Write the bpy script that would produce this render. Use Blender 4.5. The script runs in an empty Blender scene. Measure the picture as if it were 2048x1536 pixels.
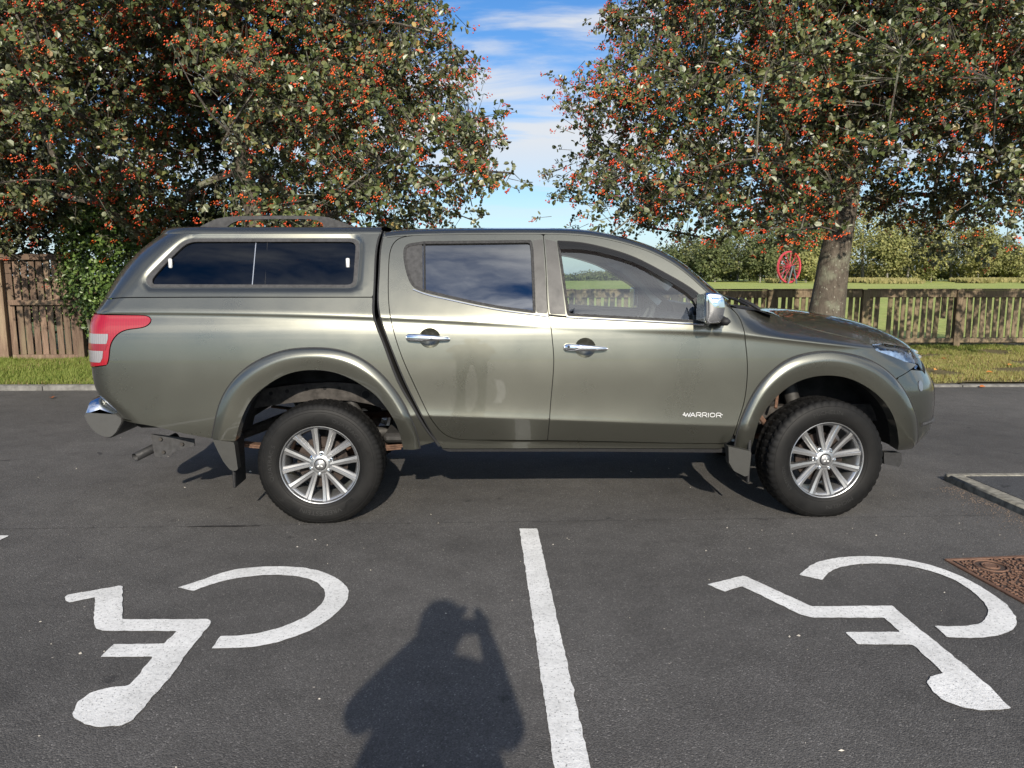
import bpy, bmesh, math, random
import numpy as np
from mathutils import Vector, Matrix
from mathutils.geometry import delaunay_2d_cdt

R = math.radians
PI = math.pi
SCN = bpy.context.scene
COL = SCN.collection

# ------------------------------------------------------------------ camera
EYE = 1.443                    # phone held at chest / eye height
PITCH, YAW, FPX = R(8.2), R(2.3), 1500.0      # focal length in pixels of a 2048 px wide frame
cam_d = bpy.data.cameras.new('camera')
cam_d.sensor_fit = 'HORIZONTAL'
cam_d.sensor_width = 36.0
cam_d.lens = FPX / 2048 * 36.0
cam_d.clip_start = 0.02
cam_d.clip_end = 6000
cam = bpy.data.objects.new('camera', cam_d)
COL.objects.link(cam)
cam.location = (0, 0, EYE)
cam.rotation_euler = (R(90) - PITCH, 0, -YAW)
SCN.camera = cam

# ------------------------------------------------------------------ sky and sun
SUN_EL, SUN_AZ = R(25.3), R(0.9)              # the sun stands behind the camera
sun_dir = Vector((math.sin(SUN_AZ) * math.cos(SUN_EL), -math.cos(SUN_AZ) * math.cos(SUN_EL), math.sin(SUN_EL)))
world = bpy.data.worlds.new('World')
SCN.world = world
world.use_nodes = True
wn, wl = world.node_tree.nodes, world.node_tree.links
wn.clear()


def wmath(op, a, b=None, c=None):
    n = wn.new('ShaderNodeMath'); n.operation = op
    for i, v in enumerate((a, b, c)):
        if v is None: continue
        if isinstance(v, (int, float)): n.inputs[i].default_value = v
        else: wl.new(v, n.inputs[i])
    return n.outputs[0]


sky = wn.new('ShaderNodeTexSky')
sky.sky_type = 'NISHITA'
sky.sun_disc = False
sky.sun_elevation = SUN_EL
sky.sun_rotation = R(180)
sky.altitude = 50
sky.air_density = 1.0
sky.dust_density = 0.0
sky.ozone_density = 3.0
tc = wn.new('ShaderNodeTexCoord')
sep = wn.new('ShaderNodeSeparateXYZ'); wl.new(tc.outputs['Generated'], sep.inputs[0])
zz = wmath('ADD', wmath('MAXIMUM', sep.outputs['Z'], 0.0), 0.055)
cmb = wn.new('ShaderNodeCombineXYZ')
wl.new(wmath('DIVIDE', sep.outputs['X'], zz), cmb.inputs[0])
wl.new(wmath('DIVIDE', sep.outputs['Y'], zz), cmb.inputs[1])
cmb.inputs[2].default_value = 3.7
mp = wn.new('ShaderNodeMapping'); wl.new(cmb.outputs[0], mp.inputs[0])
mp.inputs['Location'].default_value = (1.62, 7.6, 0)
mp.inputs['Scale'].default_value = (0.42, 0.8, 1)
nz = wn.new('ShaderNodeTexNoise'); wl.new(mp.outputs[0], nz.inputs['Vector'])
nz.inputs['Scale'].default_value = 1.15; nz.inputs['Detail'].default_value = 9
nz.inputs['Roughness'].default_value = 0.56; nz.inputs['Distortion'].default_value = 0.5
cov = wn.new('ShaderNodeMapRange'); wl.new(nz.outputs[0], cov.inputs[0])
cov.inputs[1].default_value = 0.452; cov.inputs[2].default_value = 0.58
cov.inputs[3].default_value = 0.0; cov.inputs[4].default_value = 0.88
cov.interpolation_type = 'SMOOTHSTEP'
hzf = wn.new('ShaderNodeMapRange'); wl.new(sep.outputs['Z'], hzf.inputs[0])
hzf.inputs[1].default_value = 0.05; hzf.inputs[2].default_value = 0.17
cfac = wmath('MULTIPLY', cov.outputs[0], hzf.outputs[0])
# clouds scatter forward: the ones near the sun are brighter
dotn = wn.new('ShaderNodeVectorMath'); dotn.operation = 'DOT_PRODUCT'
wl.new(tc.outputs['Generated'], dotn.inputs[0]); dotn.inputs[1].default_value = sun_dir
fs = wmath('POWER', wmath('MAXIMUM', dotn.outputs['Value'], 0.0), 9.0)
cb = wmath('MULTIPLY_ADD', fs, 34.0, 8.0)
ccol = wn.new('ShaderNodeCombineXYZ')
wl.new(wmath('MULTIPLY', cb, 0.97), ccol.inputs[0])
wl.new(wmath('MULTIPLY', cb, 0.985), ccol.inputs[1])
wl.new(cb, ccol.inputs[2])
mx = wn.new('ShaderNodeMix'); mx.data_type = 'RGBA'
hs = wn.new('ShaderNodeHueSaturation'); wl.new(sky.outputs[0], hs.inputs['Color'])
hs.inputs['Hue'].default_value = 0.508; hs.inputs['Saturation'].default_value = 1.32; hs.inputs['Value'].default_value = 1.35
hz = wn.new('ShaderNodeMix'); hz.data_type = 'RGBA'          # pale haze low over the land, all round
wl.new(wmath('MULTIPLY', wmath('POWER', 2.718, wmath('MULTIPLY', wmath('MAXIMUM', sep.outputs['Z'], 0.0), -8.5)), 0.94), hz.inputs['Factor'])
wl.new(hs.outputs[0], hz.inputs['A']); hz.inputs['B'].default_value = (4.6, 6.1, 7.8, 1)
wl.new(cfac, mx.inputs['Factor']); wl.new(hz.outputs['Result'], mx.inputs['A']); wl.new(ccol.outputs[0], mx.inputs['B'])
bg = wn.new('ShaderNodeBackground'); bg.inputs['Strength'].default_value = 0.08
wl.new(mx.outputs['Result'], bg.inputs['Color'])
wo = wn.new('ShaderNodeOutputWorld'); wl.new(bg.outputs[0], wo.inputs[0])

sun_d = bpy.data.lights.new('sun', 'SUN')
sun_d.energy = 5.0
sun_d.angle = R(0.53)
sun_d.color = (1.0, 0.91, 0.77)
sun = bpy.data.objects.new('sun', sun_d)
COL.objects.link(sun)
sun.rotation_euler = sun_dir.to_track_quat('Z', 'Y').to_euler()
sun.location = (0, -20, 12)

vs = SCN.view_settings
vs.view_transform = 'Standard'; vs.look = 'None'; vs.gamma = 1.0; vs.use_curve_mapping = False
vs.exposure = 0.4
SCN.cycles.use_denoising = True
SCN.cycles.max_bounces = 8
SCN.cycles.transparent_max_bounces = 12
SCN.cycles.caustics_reflective = False
SCN.cycles.caustics_refractive = False

rng = np.random.default_rng(11)
random.seed(5)

# ------------------------------------------------------------------ survey of the place: photo pixel -> point at a real depth
_fw = np.array([math.sin(YAW) * math.cos(PITCH), math.cos(YAW) * math.cos(PITCH), -math.sin(PITCH)])
_rt = np.array([math.cos(YAW), -math.sin(YAW), 0.0])
_up = np.cross(_rt, _fw)
_eye = np.array([0.0, 0.0, EYE])


def ray(px, py):
    return _fw + _rt * ((px - 1024) / FPX) + _up * ((768 - py) / FPX)


def at_y(px, py, Y):
    d = ray(px, py); return _eye + d * (Y / d[1])


def on_ground(px, py, z=0.0):
    d = ray(px, py); return _eye + d * ((z - EYE) / d[2])


def project(p):
    v = np.asarray(p, float) - _eye
    d = v @ _fw
    return np.stack([1024 + FPX * (v @ _rt) / d, 768 - FPX * (v @ _up) / d], -1)


# ------------------------------------------------------------------ materials
MATS = {}


class NT:
    def __init__(s, name):
        s.m = bpy.data.materials.new(name); s.m.use_nodes = True
        s.n, s.l = s.m.node_tree.nodes, s.m.node_tree.links
        s.n.clear()
        s.out = s.n.new('ShaderNodeOutputMaterial')
        MATS[name] = s.m

    def node(s, t, **kw):
        n = s.n.new('ShaderNode' + t)
        for k, v in kw.items(): setattr(n, k, v)
        return n

    def link(s, a, b): s.l.new(a, b)

    def setin(s, n, **kw):
        for k, v in kw.items():
            i = n.inputs[k.replace('_', ' ')]
            if hasattr(v, 'is_linked') or isinstance(v, bpy.types.NodeSocket): s.l.new(v, i)
            else: i.default_value = v
        return n

    def bsdf(s, **kw):
        b = s.node('BsdfPrincipled')
        s.setin(b, **kw)
        s.l.new(b.outputs[0], s.out.inputs[0])
        s.b = b
        return b

    def coord(s, kind='Object', scale=None):
        t = s.node('TexCoord')
        o = t.outputs[kind]
        if scale is not None:
            m = s.node('Mapping'); s.l.new(o, m.inputs[0]); m.inputs['Scale'].default_value = scale
            o = m.outputs[0]
        return o

    def noise(s, vec, scale, detail=4, rough=0.5, dist=0.0):
        n = s.node('TexNoise'); s.l.new(vec, n.inputs['Vector'])
        n.inputs['Scale'].default_value = scale; n.inputs['Detail'].default_value = detail
        n.inputs['Roughness'].default_value = rough; n.inputs['Distortion'].default_value = dist
        return n.outputs[0]

    def ramp(s, fac, stops, interp='LINEAR'):
        r = s.node('ValToRGB'); s.l.new(fac, r.inputs[0])
        e = r.color_ramp.elements
        r.color_ramp.interpolation = interp
        while len(e) < len(stops): e.new(0.5)
        for k, (p, c) in enumerate(stops):
            e[k].position = p
            e[k].color = (c, c, c, 1) if isinstance(c, (int, float)) else (*c, 1)
        return r.outputs[0]

    def mix(s, fac, a, b, mode='MIX'):
        m = s.node('Mix', data_type='RGBA', blend_type=mode)
        for key, v in (('Factor', fac), ('A', a), ('B', b)):
            i = m.inputs[key]
            if isinstance(v, bpy.types.NodeSocket): s.l.new(v, i)
            elif isinstance(v, (int, float)): i.default_value = v if key == 'Factor' else (v, v, v, 1)
            else: i.default_value = (*v, 1)
        return m.outputs['Result']

    def math(s, op, a, b=None):
        m = s.node('Math', operation=op)
        for i, v in enumerate((a, b)):
            if v is None: continue
            if isinstance(v, (int, float)): m.inputs[i].default_value = v
            else: s.l.new(v, m.inputs[i])
        return m.outputs[0]

    def bump(s, h, strength=0.3, dist=0.01):
        b = s.node('Bump'); s.l.new(h, b.inputs['Height'])
        b.inputs['Strength'].default_value = strength; b.inputs['Distance'].default_value = dist
        s.l.new(b.outputs[0], s.b.inputs['Normal'])


def simple(name, col, rough=0.5, metal=0.0, var=0.0, vscale=30.0, **kw):
    t = NT(name)
    b = t.bsdf(Roughness=rough, Metallic=metal, **kw)
    if var:
        n = t.noise(t.coord(), vscale, 5, 0.6)
        lo = tuple(c * (1 - var) for c in col); hi = tuple(min(1, c * (1 + var)) for c in col)
        t.link(t.ramp(n, [(0.3, lo), (0.7, hi)]), b.inputs['Base Color'])
        t.link(t.ramp(n, [(0.3, min(1, rough * 1.15)), (0.7, rough * 0.85)]), b.inputs['Roughness'])
    else:
        b.inputs['Base Color'].default_value = (*col, 1)
    return t.m


# ------------------------------------------------------------------ mesh helpers
def mesh_np(name, V, faces, mats, smooth=False, normals=None, midx=None):
    """faces: list of int arrays (n,k) that may differ in k."""
    me = bpy.data.meshes.new(name)
    V = np.asarray(V, np.float32).reshape(-1, 3)
    fl = [np.asarray(f, np.int32) for f in (faces if isinstance(faces, list) else [faces])]
    fl = [f.reshape(-1, f.shape[-1]) for f in fl if f.size]
    me.vertices.add(len(V)); me.vertices.foreach_set('co', V.ravel())
    nl = sum(f.size for f in fl); nf = sum(len(f) for f in fl)
    me.loops.add(nl); me.polygons.add(nf)
    me.loops.foreach_set('vertex_index', np.concatenate([f.ravel() for f in fl]))
    tot = np.concatenate([np.full(len(f), f.shape[1], np.int32) for f in fl])
    me.polygons.foreach_set('loop_start', np.concatenate([[0], np.cumsum(tot)[:-1]]).astype(np.int32))
    if midx is not None: me.polygons.foreach_set('material_index', np.asarray(midx, np.int32))
    me.polygons.foreach_set('use_smooth', np.full(nf, smooth))
    for m in (mats if isinstance(mats, (list, tuple)) else [mats]):
        me.materials.append(MATS[m])
    me.update(calc_edges=True)
    me.validate()
    if normals is not None:
        N = np.asarray(normals, np.float32)
        me.normals_split_custom_set_from_vertices(N.tolist())
    return me


def link(name, me, parent=None, loc=None, rot=None, scale=None, **props):
    o = bpy.data.objects.new(name, me)
    COL.objects.link(o)
    if parent is not None: o.parent = parent
    if loc is not None: o.location = loc
    if rot is not None: o.rotation_euler = rot
    if scale is not None: o.scale = scale
    for k, v in props.items(): o[k] = v
    return o


def thing(name, loc, label, category, group=None, rot=None):
    o = link(name, None, None, loc, rot, label=label, category=category)
    o.empty_display_size = 0.2
    if group: o['group'] = group
    return o


class MB:
    """collects boxes, tubes, lathes and strips into one mesh"""
    def __init__(s): s.V = []; s.F = {}; s.n = 0

    def add(s, V, F):
        V = np.asarray(V, float).reshape(-1, 3)
        for f in (F if isinstance(F, list) else [F]):
            f = np.asarray(f, int)
            s.F.setdefault(f.shape[-1], []).append(f.reshape(-1, f.shape[-1]) + s.n)
        s.V.append(V); s.n += len(V)
        return s

    def box(s, c, d, bevel=0.0, rot=None):
        c = np.asarray(c, float); h = np.asarray(d, float) / 2
        b = min(bevel, h.min() * 0.95)
        if b <= 0:
            v = np.array([[x, y, z] for x in (-1, 1) for y in (-1, 1) for z in (-1, 1)]) * h
            f = [[0, 1, 3, 2], [4, 6, 7, 5], [0, 4, 5, 1], [2, 3, 7, 6], [0, 2, 6, 4], [1, 5, 7, 3]]
            F = [np.array(f)]
        else:
            v = []
            for x in (-1, 1):
                for y in (-1, 1):
                    for z in (-1, 1):
                        S = np.array([x, y, z]) * h
                        for k in range(3):
                            q = S - np.array([x, y, z]) * b
                            q[k] = S[k]; v.append(q)
            v = np.array(v)
            i = lambda x, y, z, k: ((x * 2 + y) * 2 + z) * 3 + k
            q4 = []; t3 = []
            for x in (0, 1):
                q4.append([i(x, 0, 0, 0), i(x, 0, 1, 0), i(x, 1, 1, 0), i(x, 1, 0, 0)][::(1 if x == 0 else -1)])
                q4.append([i(0, x, 0, 1), i(1, x, 0, 1), i(1, x, 1, 1), i(0, x, 1, 1)][::(1 if x == 0 else -1)])
                q4.append([i(0, 0, x, 2), i(0, 1, x, 2), i(1, 1, x, 2), i(1, 0, x, 2)][::(1 if x == 0 else -1)])
            for a in (0, 1):
                for bb in (0, 1):
                    e = [i(a, bb, 0, 0), i(a, bb, 0, 1), i(a, bb, 1, 1), i(a, bb, 1, 0)]
                    q4.append(e if a == bb else e[::-1])
                    e = [i(a, 0, bb, 0), i(a, 1, bb, 0), i(a, 1, bb, 2), i(a, 0, bb, 2)]
                    q4.append(e if a == bb else e[::-1])
                    e = [i(0, a, bb, 1), i(1, a, bb, 1), i(1, a, bb, 2), i(0, a, bb, 2)]
                    q4.append(e[::-1] if a == bb else e)
            for x in (0, 1):
                for y in (0, 1):
                    for z in (0, 1):
                        e = [i(x, y, z, 0), i(x, y, z, 1), i(x, y, z, 2)]
                        t3.append(e if (x + y + z) % 2 else e[::-1])
            F = [np.array(q4), np.array(t3)]
        if rot is not None: v = v @ np.array(rot).T
        return s.add(v + c, F)

    def tube(s, pts, rad, n=8, caps=True, closed=False):
        P = np.asarray(pts, float); m = len(P)
        r = np.broadcast_to(np.asarray(rad, float), (m,))
        T = np.gradient(P, axis=0) if not closed else np.roll(P, -1, 0) - np.roll(P, 1, 0)
        T /= np.linalg.norm(T, axis=1)[:, None] + 1e-12
        ref = np.array([0, 0, 1.0]) if abs(T[0][2]) < 0.9 else np.array([1.0, 0, 0])
        U = np.cross(T[0], ref); U /= np.linalg.norm(U)
        rings = []
        a = np.arange(n) * 2 * PI / n
        for k in range(m):
            U = U - T[k] * (U @ T[k]); U /= np.linalg.norm(U) + 1e-12
            W = np.cross(T[k], U)
            rings.append(P[k] + r[k] * (np.cos(a)[:, None] * U + np.sin(a)[:, None] * W))
        V = np.concatenate(rings)
        q = []
        for k in range(m if closed else m - 1):
            k2 = (k + 1) % m
            for j in range(n):
                j2 = (j + 1) % n
                q.append([k * n + j, k * n + j2, k2 * n + j2, k2 * n + j])
        F = [np.array(q)]
        if caps and not closed:
            V = np.concatenate([V, P[:1], P[-1:]])
            t = []
            for j in range(n):
                t.append([m * n, (j + 1) % n, j]); t.append([m * n + 1, (m - 1) * n + j, (m - 1) * n + (j + 1) % n])
            F.append(np.array(t))
        return s.add(V, F)

    def lathe(s, prof, n=48, axis='y', c=(0, 0, 0), close=False):
        """prof: (radius, along) pairs; axis y"""
        p = np.asarray(prof, float); m = len(p)
        a = np.arange(n) * 2 * PI / n
        V = np.zeros((m, n, 3))
        ca, sa = np.cos(a), np.sin(a)
        ix = {'y': (0, 1, 2), 'z': (0, 2, 1), 'x': (1, 0, 2)}[axis]
        V[:, :, ix[0]] = p[:, :1] * ca; V[:, :, ix[1]] = p[:, 1:]; V[:, :, ix[2]] = p[:, :1] * sa
        q = []
        for k in range(m if close else m - 1):
            k2 = (k + 1) % m
            for j in range(n):
                j2 = (j + 1) % n
                q.append([k * n + j, k * n + j2, k2 * n + j2, k2 * n + j])
        return s.add(V.reshape(-1, 3) + np.asarray(c, float), np.array(q))

    def prism(s, poly, lift):
        """poly (n,3) extruded by vector lift, both ends capped with an ngon fan"""
        P = np.asarray(poly, float); n = len(P)
        c0 = P.mean(0); L = np.asarray(lift, float)
        V = np.concatenate([P, P + L, [c0], [c0 + L]])
        q = [[j, (j + 1) % n, n + (j + 1) % n, n + j] for j in range(n)]
        t = [[2 * n, (j + 1) % n, j] for j in range(n)] + [[2 * n + 1, n + j, n + (j + 1) % n] for j in range(n)]
        return s.add(V, [np.array(q), np.array(t)])

    def arrays(s):
        return np.concatenate(s.V), [np.concatenate(v) for v in s.F.values()]

    def mesh(s, name, mat, smooth=False):
        V, F = s.arrays()
        me = mesh_np(name, V, F, mat, smooth)
        if smooth == 'auto' or smooth is True:
            me.polygons.foreach_set('use_smooth', np.ones(len(me.polygons), bool))
            try: me.set_sharp_from_angle(angle=R(38))
            except Exception: pass
        return me

    def build(s, name, mat, parent=None, smooth=False, **kw):
        return link(name, s.mesh(name, mat, smooth), parent, **kw)


def fix_normals(me):
    bm = bmesh.new(); bm.from_mesh(me)
    bmesh.ops.recalc_face_normals(bm, faces=bm.faces)
    bm.to_mesh(me); bm.free()
    return me


def spline1(xs, ys):
    """natural cubic spline, returns f(x); straight beyond the ends"""
    xs = np.asarray(xs, float); ys = np.asarray(ys, float); n = len(xs)
    h = np.diff(xs); A = np.eye(n); b = np.zeros(n)
    for i in range(1, n - 1):
        A[i, i - 1:i + 2] = h[i - 1], 2 * (h[i - 1] + h[i]), h[i]
        b[i] = 6 * ((ys[i + 1] - ys[i]) / h[i] - (ys[i] - ys[i - 1]) / h[i - 1])
    m = np.linalg.solve(A, b)

    def f(x):
        x = np.asarray(x, float)
        i = np.clip(np.searchsorted(xs, x) - 1, 0, n - 2)
        xc = np.clip(x, xs[0], xs[-1])
        a, c = xs[i + 1] - xc, xc - xs[i]
        r = (m[i] * a ** 3 + m[i + 1] * c ** 3) / (6 * h[i]) + (ys[i] / h[i] - m[i] * h[i] / 6) * a + (ys[i + 1] / h[i] - m[i + 1] * h[i] / 6) * c
        s0 = (ys[1] - ys[0]) / h[0] - h[0] * m[1] / 6
        s1 = (ys[-1] - ys[-2]) / h[-1] + h[-1] * m[-2] / 6
        return r + np.where(x < xs[0], (x - xs[0]) * s0, 0) + np.where(x > xs[-1], (x - xs[-1]) * s1, 0)
    return f


def lin(xs, ys):
    return lambda x: np.interp(x, xs, ys)


def sstep(a, b, x):
    t = np.clip((np.asarray(x, float) - a) / (b - a), 0, 1); return t * t * (3 - 2 * t)


def resample(P, n=None, step=None, closed=False):
    P = np.asarray(P, float)
    if closed: P = np.concatenate([P, P[:1]])
    d = np.r_[0, np.cumsum(np.linalg.norm(np.diff(P, axis=0), axis=1))]
    if n is None: n = max(2, int(math.ceil(d[-1] / step)) + 1)
    t = np.linspace(0, d[-1], n)
    Q = np.stack([np.interp(t, d, P[:, k]) for k in range(P.shape[1])], -1)
    return Q[:-1] if closed else Q


def smooth_line(P, n=60):
    """centripetal-ish spline through the points"""
    P = np.asarray(P, float)
    d = np.r_[0, np.cumsum(np.linalg.norm(np.diff(P, axis=0), axis=1) ** 0.7)]
    t = np.linspace(0, d[-1], n)
    Q = np.stack([spline1(d, P[:, k])(t) for k in range(P.shape[1])], -1)
    return resample(Q, n)


def in_poly(poly, pts):
    poly = np.asarray(poly); x, y = pts[:, 0], pts[:, 1]
    inside = np.zeros(len(pts), bool)
    x1, y1 = poly[-1]
    for x2, y2 in poly:
        c = ((y2 > y) != (y1 > y))
        if c.any():
            xi = (x1 - x2) * (y - y2) / ((y1 - y2) if y1 != y2 else 1e-12) + x2
            inside ^= c & (x < xi)
        x1, y1 = x2, y2
    return inside


def dist_poly(poly, pts):
    A = np.asarray(poly); B = np.roll(A, -1, 0)
    d = np.full(len(pts), 1e9)
    for a, b in zip(A, B):
        ab = b - a; t = np.clip(((pts - a) @ ab) / (ab @ ab + 1e-12), 0, 1)
        d = np.minimum(d, np.linalg.norm(pts - a - t[:, None] * ab, axis=1))
    return d


def inset(poly, d):
    P = np.asarray(poly, float)
    area = 0.5 * np.sum(P[:, 0] * np.roll(P[:, 1], -1) - np.roll(P[:, 0], -1) * P[:, 1])
    if area < 0: P = P[::-1]
    e = np.roll(P, -1, 0) - P; e /= np.linalg.norm(e, axis=1)[:, None] + 1e-12
    nrm = np.stack([-e[:, 1], e[:, 0]], -1)
    n0 = np.roll(nrm, 1, 0); m = n0 + nrm
    m /= np.maximum((m * m).sum(1), 0.35)[:, None]
    return P + 2 * m * d


def triangulate(poly, holes=(), grid=0.03, extra=None, edge=0.012, warp=None):
    if warp is not None:               # mesh in a sheared, stretched domain so that triangles follow the creases
        f, g = warp
        v, t = triangulate(f(np.asarray(poly)), [f(np.asarray(h)) for h in holes], grid, None if extra is None else f(np.asarray(extra)), edge)
        return g(v), t
    loops = [np.asarray(poly)] + [np.asarray(h) for h in holes]
    lo, hi = loops[0].min(0), loops[0].max(0)
    gx = np.arange(lo[0] + grid * 0.37, hi[0], grid); gy = np.arange(lo[1] + grid * 0.41, hi[1], grid)
    G = np.stack(np.meshgrid(gx, gy), -1).reshape(-1, 2)
    if extra is not None and len(extra):
        E = np.asarray(extra)
        if len(G):
            dm = np.min(np.linalg.norm(G[:, None] - E[None], axis=2), axis=1) if len(G) * len(E) < 4e7 else np.ones(len(G))
            G = G[dm > grid * 0.35]
        G = np.concatenate([G, E])
    if len(G):
        ok = in_poly(loops[0], G)
        for h in loops[1:]: ok &= ~in_poly(h, G)
        G = G[ok]
        if len(G):
            d = dist_poly(loops[0], G)
            for h in loops[1:]: d = np.minimum(d, dist_poly(h, G))
            G = G[d > edge * 0.6]
    pts = np.concatenate(loops + [G]) if len(G) else np.concatenate(loops)
    edges = []; k = 0
    for L in loops:
        n = len(L); edges += [(k + i, k + (i + 1) % n) for i in range(n)]; k += n
    v, e, f, *_ = delaunay_2d_cdt([Vector(p) for p in pts], edges, [], 0, 1e-6)
    v = np.array([tuple(p) for p in v]); f = np.array([t for t in f if len(t) == 3], int)
    c = v[f].mean(1)
    ok = in_poly(loops[0], c)
    for h in loops[1:]: ok &= ~in_poly(h, c)
    return v, f[ok]
# ------------------------------------------------------------------ the pickup's body surface
TY = 5.17                       # centre line of the truck, parked along X, nose towards +X
_pz = [0.36, 0.42, 0.48, 0.54, 0.60, 0.68, 0.78, 0.88, 0.98, 1.07, 1.14, 1.20, 1.26, 1.36, 1.48, 1.60, 1.72]
_pw = [0.828, 0.846, 0.858, 0.866, 0.8705, 0.8715, 0.8715, 0.871, 0.867, 0.860, 0.851, 0.836, 0.815, 0.775, 0.723, 0.667, 0.605]
_prof = spline1(_pz, _pw)
_zc = spline1([-2.3, -1.6, -0.62, 0.10, 0.4, 0.97, 1.53, 2.0, 2.6], [1.234, 1.229, 1.202, 1.164, 1.146, 1.124, 1.096, 1.045, 0.985])
_ac = lin([-2.4, -0.8, -0.1, 0.35, 0.75, 1.2, 1.6, 2.1, 2.4], [1.0, 1.0, 0.75, 0.15, 0.15, 0.6, 1.0, 0.7, 0.0])
_zl = lin([-3, -0.3, 0.394, 1.494, 3], [0.68, 0.639, 0.611, 0.564, 0.53])
_al = lin([-3, -0.9, -0.55, 1.6, 1.9, 3], [0, 0, 1, 1, 0, 0])
NF, NR = 2.5, 2.6
_xf = spline1([0.4, 0.44, 0.48, 0.52, 0.58, 0.64, 0.7, 0.76, 0.82, 0.88, 0.94, 1.0, 1.06],
          [2.96, 3.0, 3.01, 3.013, 3.016, 3.016, 3.011, 3.0, 2.966, 2.928, 2.885, 2.826, 2.76])
_xr = spline1([0.56, 0.62, 0.68, 0.74, 0.8, 0.88, 1.04, 1.12, 1.2, 1.24, 1.28, 1.34, 1.4, 1.46, 1.52, 1.58, 1.64, 1.71],
              [-2.16, -2.205, -2.258, -2.32, -2.348, -2.359, -2.365, -2.359, -2.348, -2.328, -2.308, -2.291, -2.277, -2.254, -2.214, -2.163, -2.098, -2.002])


def _Lf(z): return 0.80 + 0 * z
def _Lr(z): return 0.24 + 0.16 * sstep(1.24, 1.5, z)


def half_width(x, z):
    x = np.asarray(x, float); z = np.asarray(z, float)
    w = _prof(z)
    # barrel in plan
    w = w - 0.010 * np.clip(np.abs(x - 0.1) - 0.9, 0, 2) ** 2
    zc = _zc(x); d = z - zc
    lip = 1 / (1 + np.exp(-np.clip(d / 0.0065, -40, 40)))
    w = w + 0.0125 * _ac(x) * lip * np.exp(-np.clip(d, 0, None) / 0.10)
    # lower crease of the doors: kicks out just above, tucks in below
    zl = _zl(x); e = (zl - z)
    w = w - _al(x) * 0.30 * 0.004 * np.log1p(np.exp(np.clip(e / 0.004, -40, 40)))
    w = w + _al(x) * 0.010 * np.exp(-np.clip(-e, 0, None) / 0.055) 
    # the wing top folds over towards the bonnet
    b = sstep(1.42, 1.85, x)
    dd = np.clip(d, 0, None)
    w = w - b * (np.sqrt((dd / 0.022) ** 2 + 1) - 1) * 0.022 * 2.3
    return w


def plan(s, z):
    """plan position: s runs along the flank and on round the corners"""
    s = np.asarray(s, float); z = np.asarray(z, float)
    s, z = np.broadcast_arrays(s, z)
    lf, lr = _Lf(z), _Lr(z)
    xsf, xsr = _xf(z) - lf, _xr(z) + lr
    tf = np.clip((s - xsf) / lf, 0, PI / 2); tr = np.clip((xsr - s) / lr, 0, PI / 2)
    rf = (np.abs(np.sin(tf)) ** NF + np.abs(np.cos(tf)) ** NF) ** (1 / NF)
    rr = (np.abs(np.sin(tr)) ** NR + np.abs(np.cos(tr)) ** NR) ** (1 / NR)
    x = np.where(s > xsf, xsf + lf * np.sin(tf) / rf, np.where(s < xsr, xsr - lr * np.sin(tr) / rr, s))
    k = np.where(s > xsf, np.cos(tf) / rf, np.where(s < xsr, np.cos(tr) / rr, 1.0))
    return x, -half_width(x, z) * k


def body(sz, off=0.0):
    """points and outward normals of the near flank (world space)"""
    sz = np.asarray(sz, float); s, z = sz[..., 0], sz[..., 1]

    def P(s, z):
        x, y = plan(s, z); return np.stack([x, y + TY, z + 0 * s], -1)
    h = 0.0015
    p = P(s, z)
    n = np.cross(P(s + h, z) - P(s - h, z), P(s, z + h) - P(s, z - h))
    n /= np.linalg.norm(n, axis=-1)[..., None] + 1e-12
    return p + n * (off if np.isscalar(off) else np.asarray(off)[..., None]), n


def s_front(z, th=PI / 2): return float(_xf(z) - _Lf(z) + _Lf(z) * th)
def s_rear(z, th=PI / 2): return float(_xr(z) + _Lr(z) - _Lr(z) * th)


def sz_of(pix, off=0.0):
    """photo pixels on the flank -> (s, z) on the body surface"""
    pix = np.asarray(pix, float).reshape(-1, 2)
    out = []
    for px, py in pix:
        g = at_y(px, py, TY - 0.84)
        q = np.array([g[0], g[2]]); lam = 1e-6
        def err(q):
            return project(body(q, off)[0]) - (px, py)
        e = err(q)
        for _ in range(40):
            h = 1e-4
            J = np.stack([(err(q + (h, 0)) - e) / h, (err(q + (0, h)) - e) / h], -1)
            A = J.T @ J + lam * np.eye(2) * (J * J).sum() 
            st = -np.linalg.solve(A, J.T @ e)
            st = np.clip(st, -0.15, 0.15)
            e2 = err(q + st)
            if (e2 ** 2).sum() < (e ** 2).sum(): q = q + st; e = e2; lam = max(lam * 0.3, 1e-9)
            else: lam = min(lam * 8 + 1e-7, 1e3)
            if (e ** 2).sum() < 1e-4: break
        out.append(q)
    return np.array(out)
# ------------------------------------------------------------------ truck materials
def paint(name, col, rough, metal, coat=1.0):
    t = NT(name)
    b = t.bsdf(Metallic=metal, Roughness=rough, Coat_Weight=coat, Coat_Roughness=0.012, Coat_IOR=1.52)
    co = t.coord('Object')
    n = t.noise(co, 900, 2, 0.5)
    t.link(t.ramp(n, [(0.35, tuple(c * 0.9 for c in col)), (0.65, tuple(c * 1.1 for c in col))]), b.inputs['Base Color'])
    # orange peel and faint dust
    d = t.noise(co, 3.0, 6, 0.65)
    t.link(t.ramp(d, [(0.35, rough * 0.95), (0.8, rough * 1.2)]), b.inputs['Roughness'])
    bp = t.node('Bump'); t.link(t.noise(co, 55, 2, 0.5), bp.inputs['Height'])
    bp.inputs['Strength'].default_value = 0.03; bp.inputs['Distance'].default_value = 0.0008
    t.link(bp.outputs[0], b.inputs['Coat Normal'])


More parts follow.
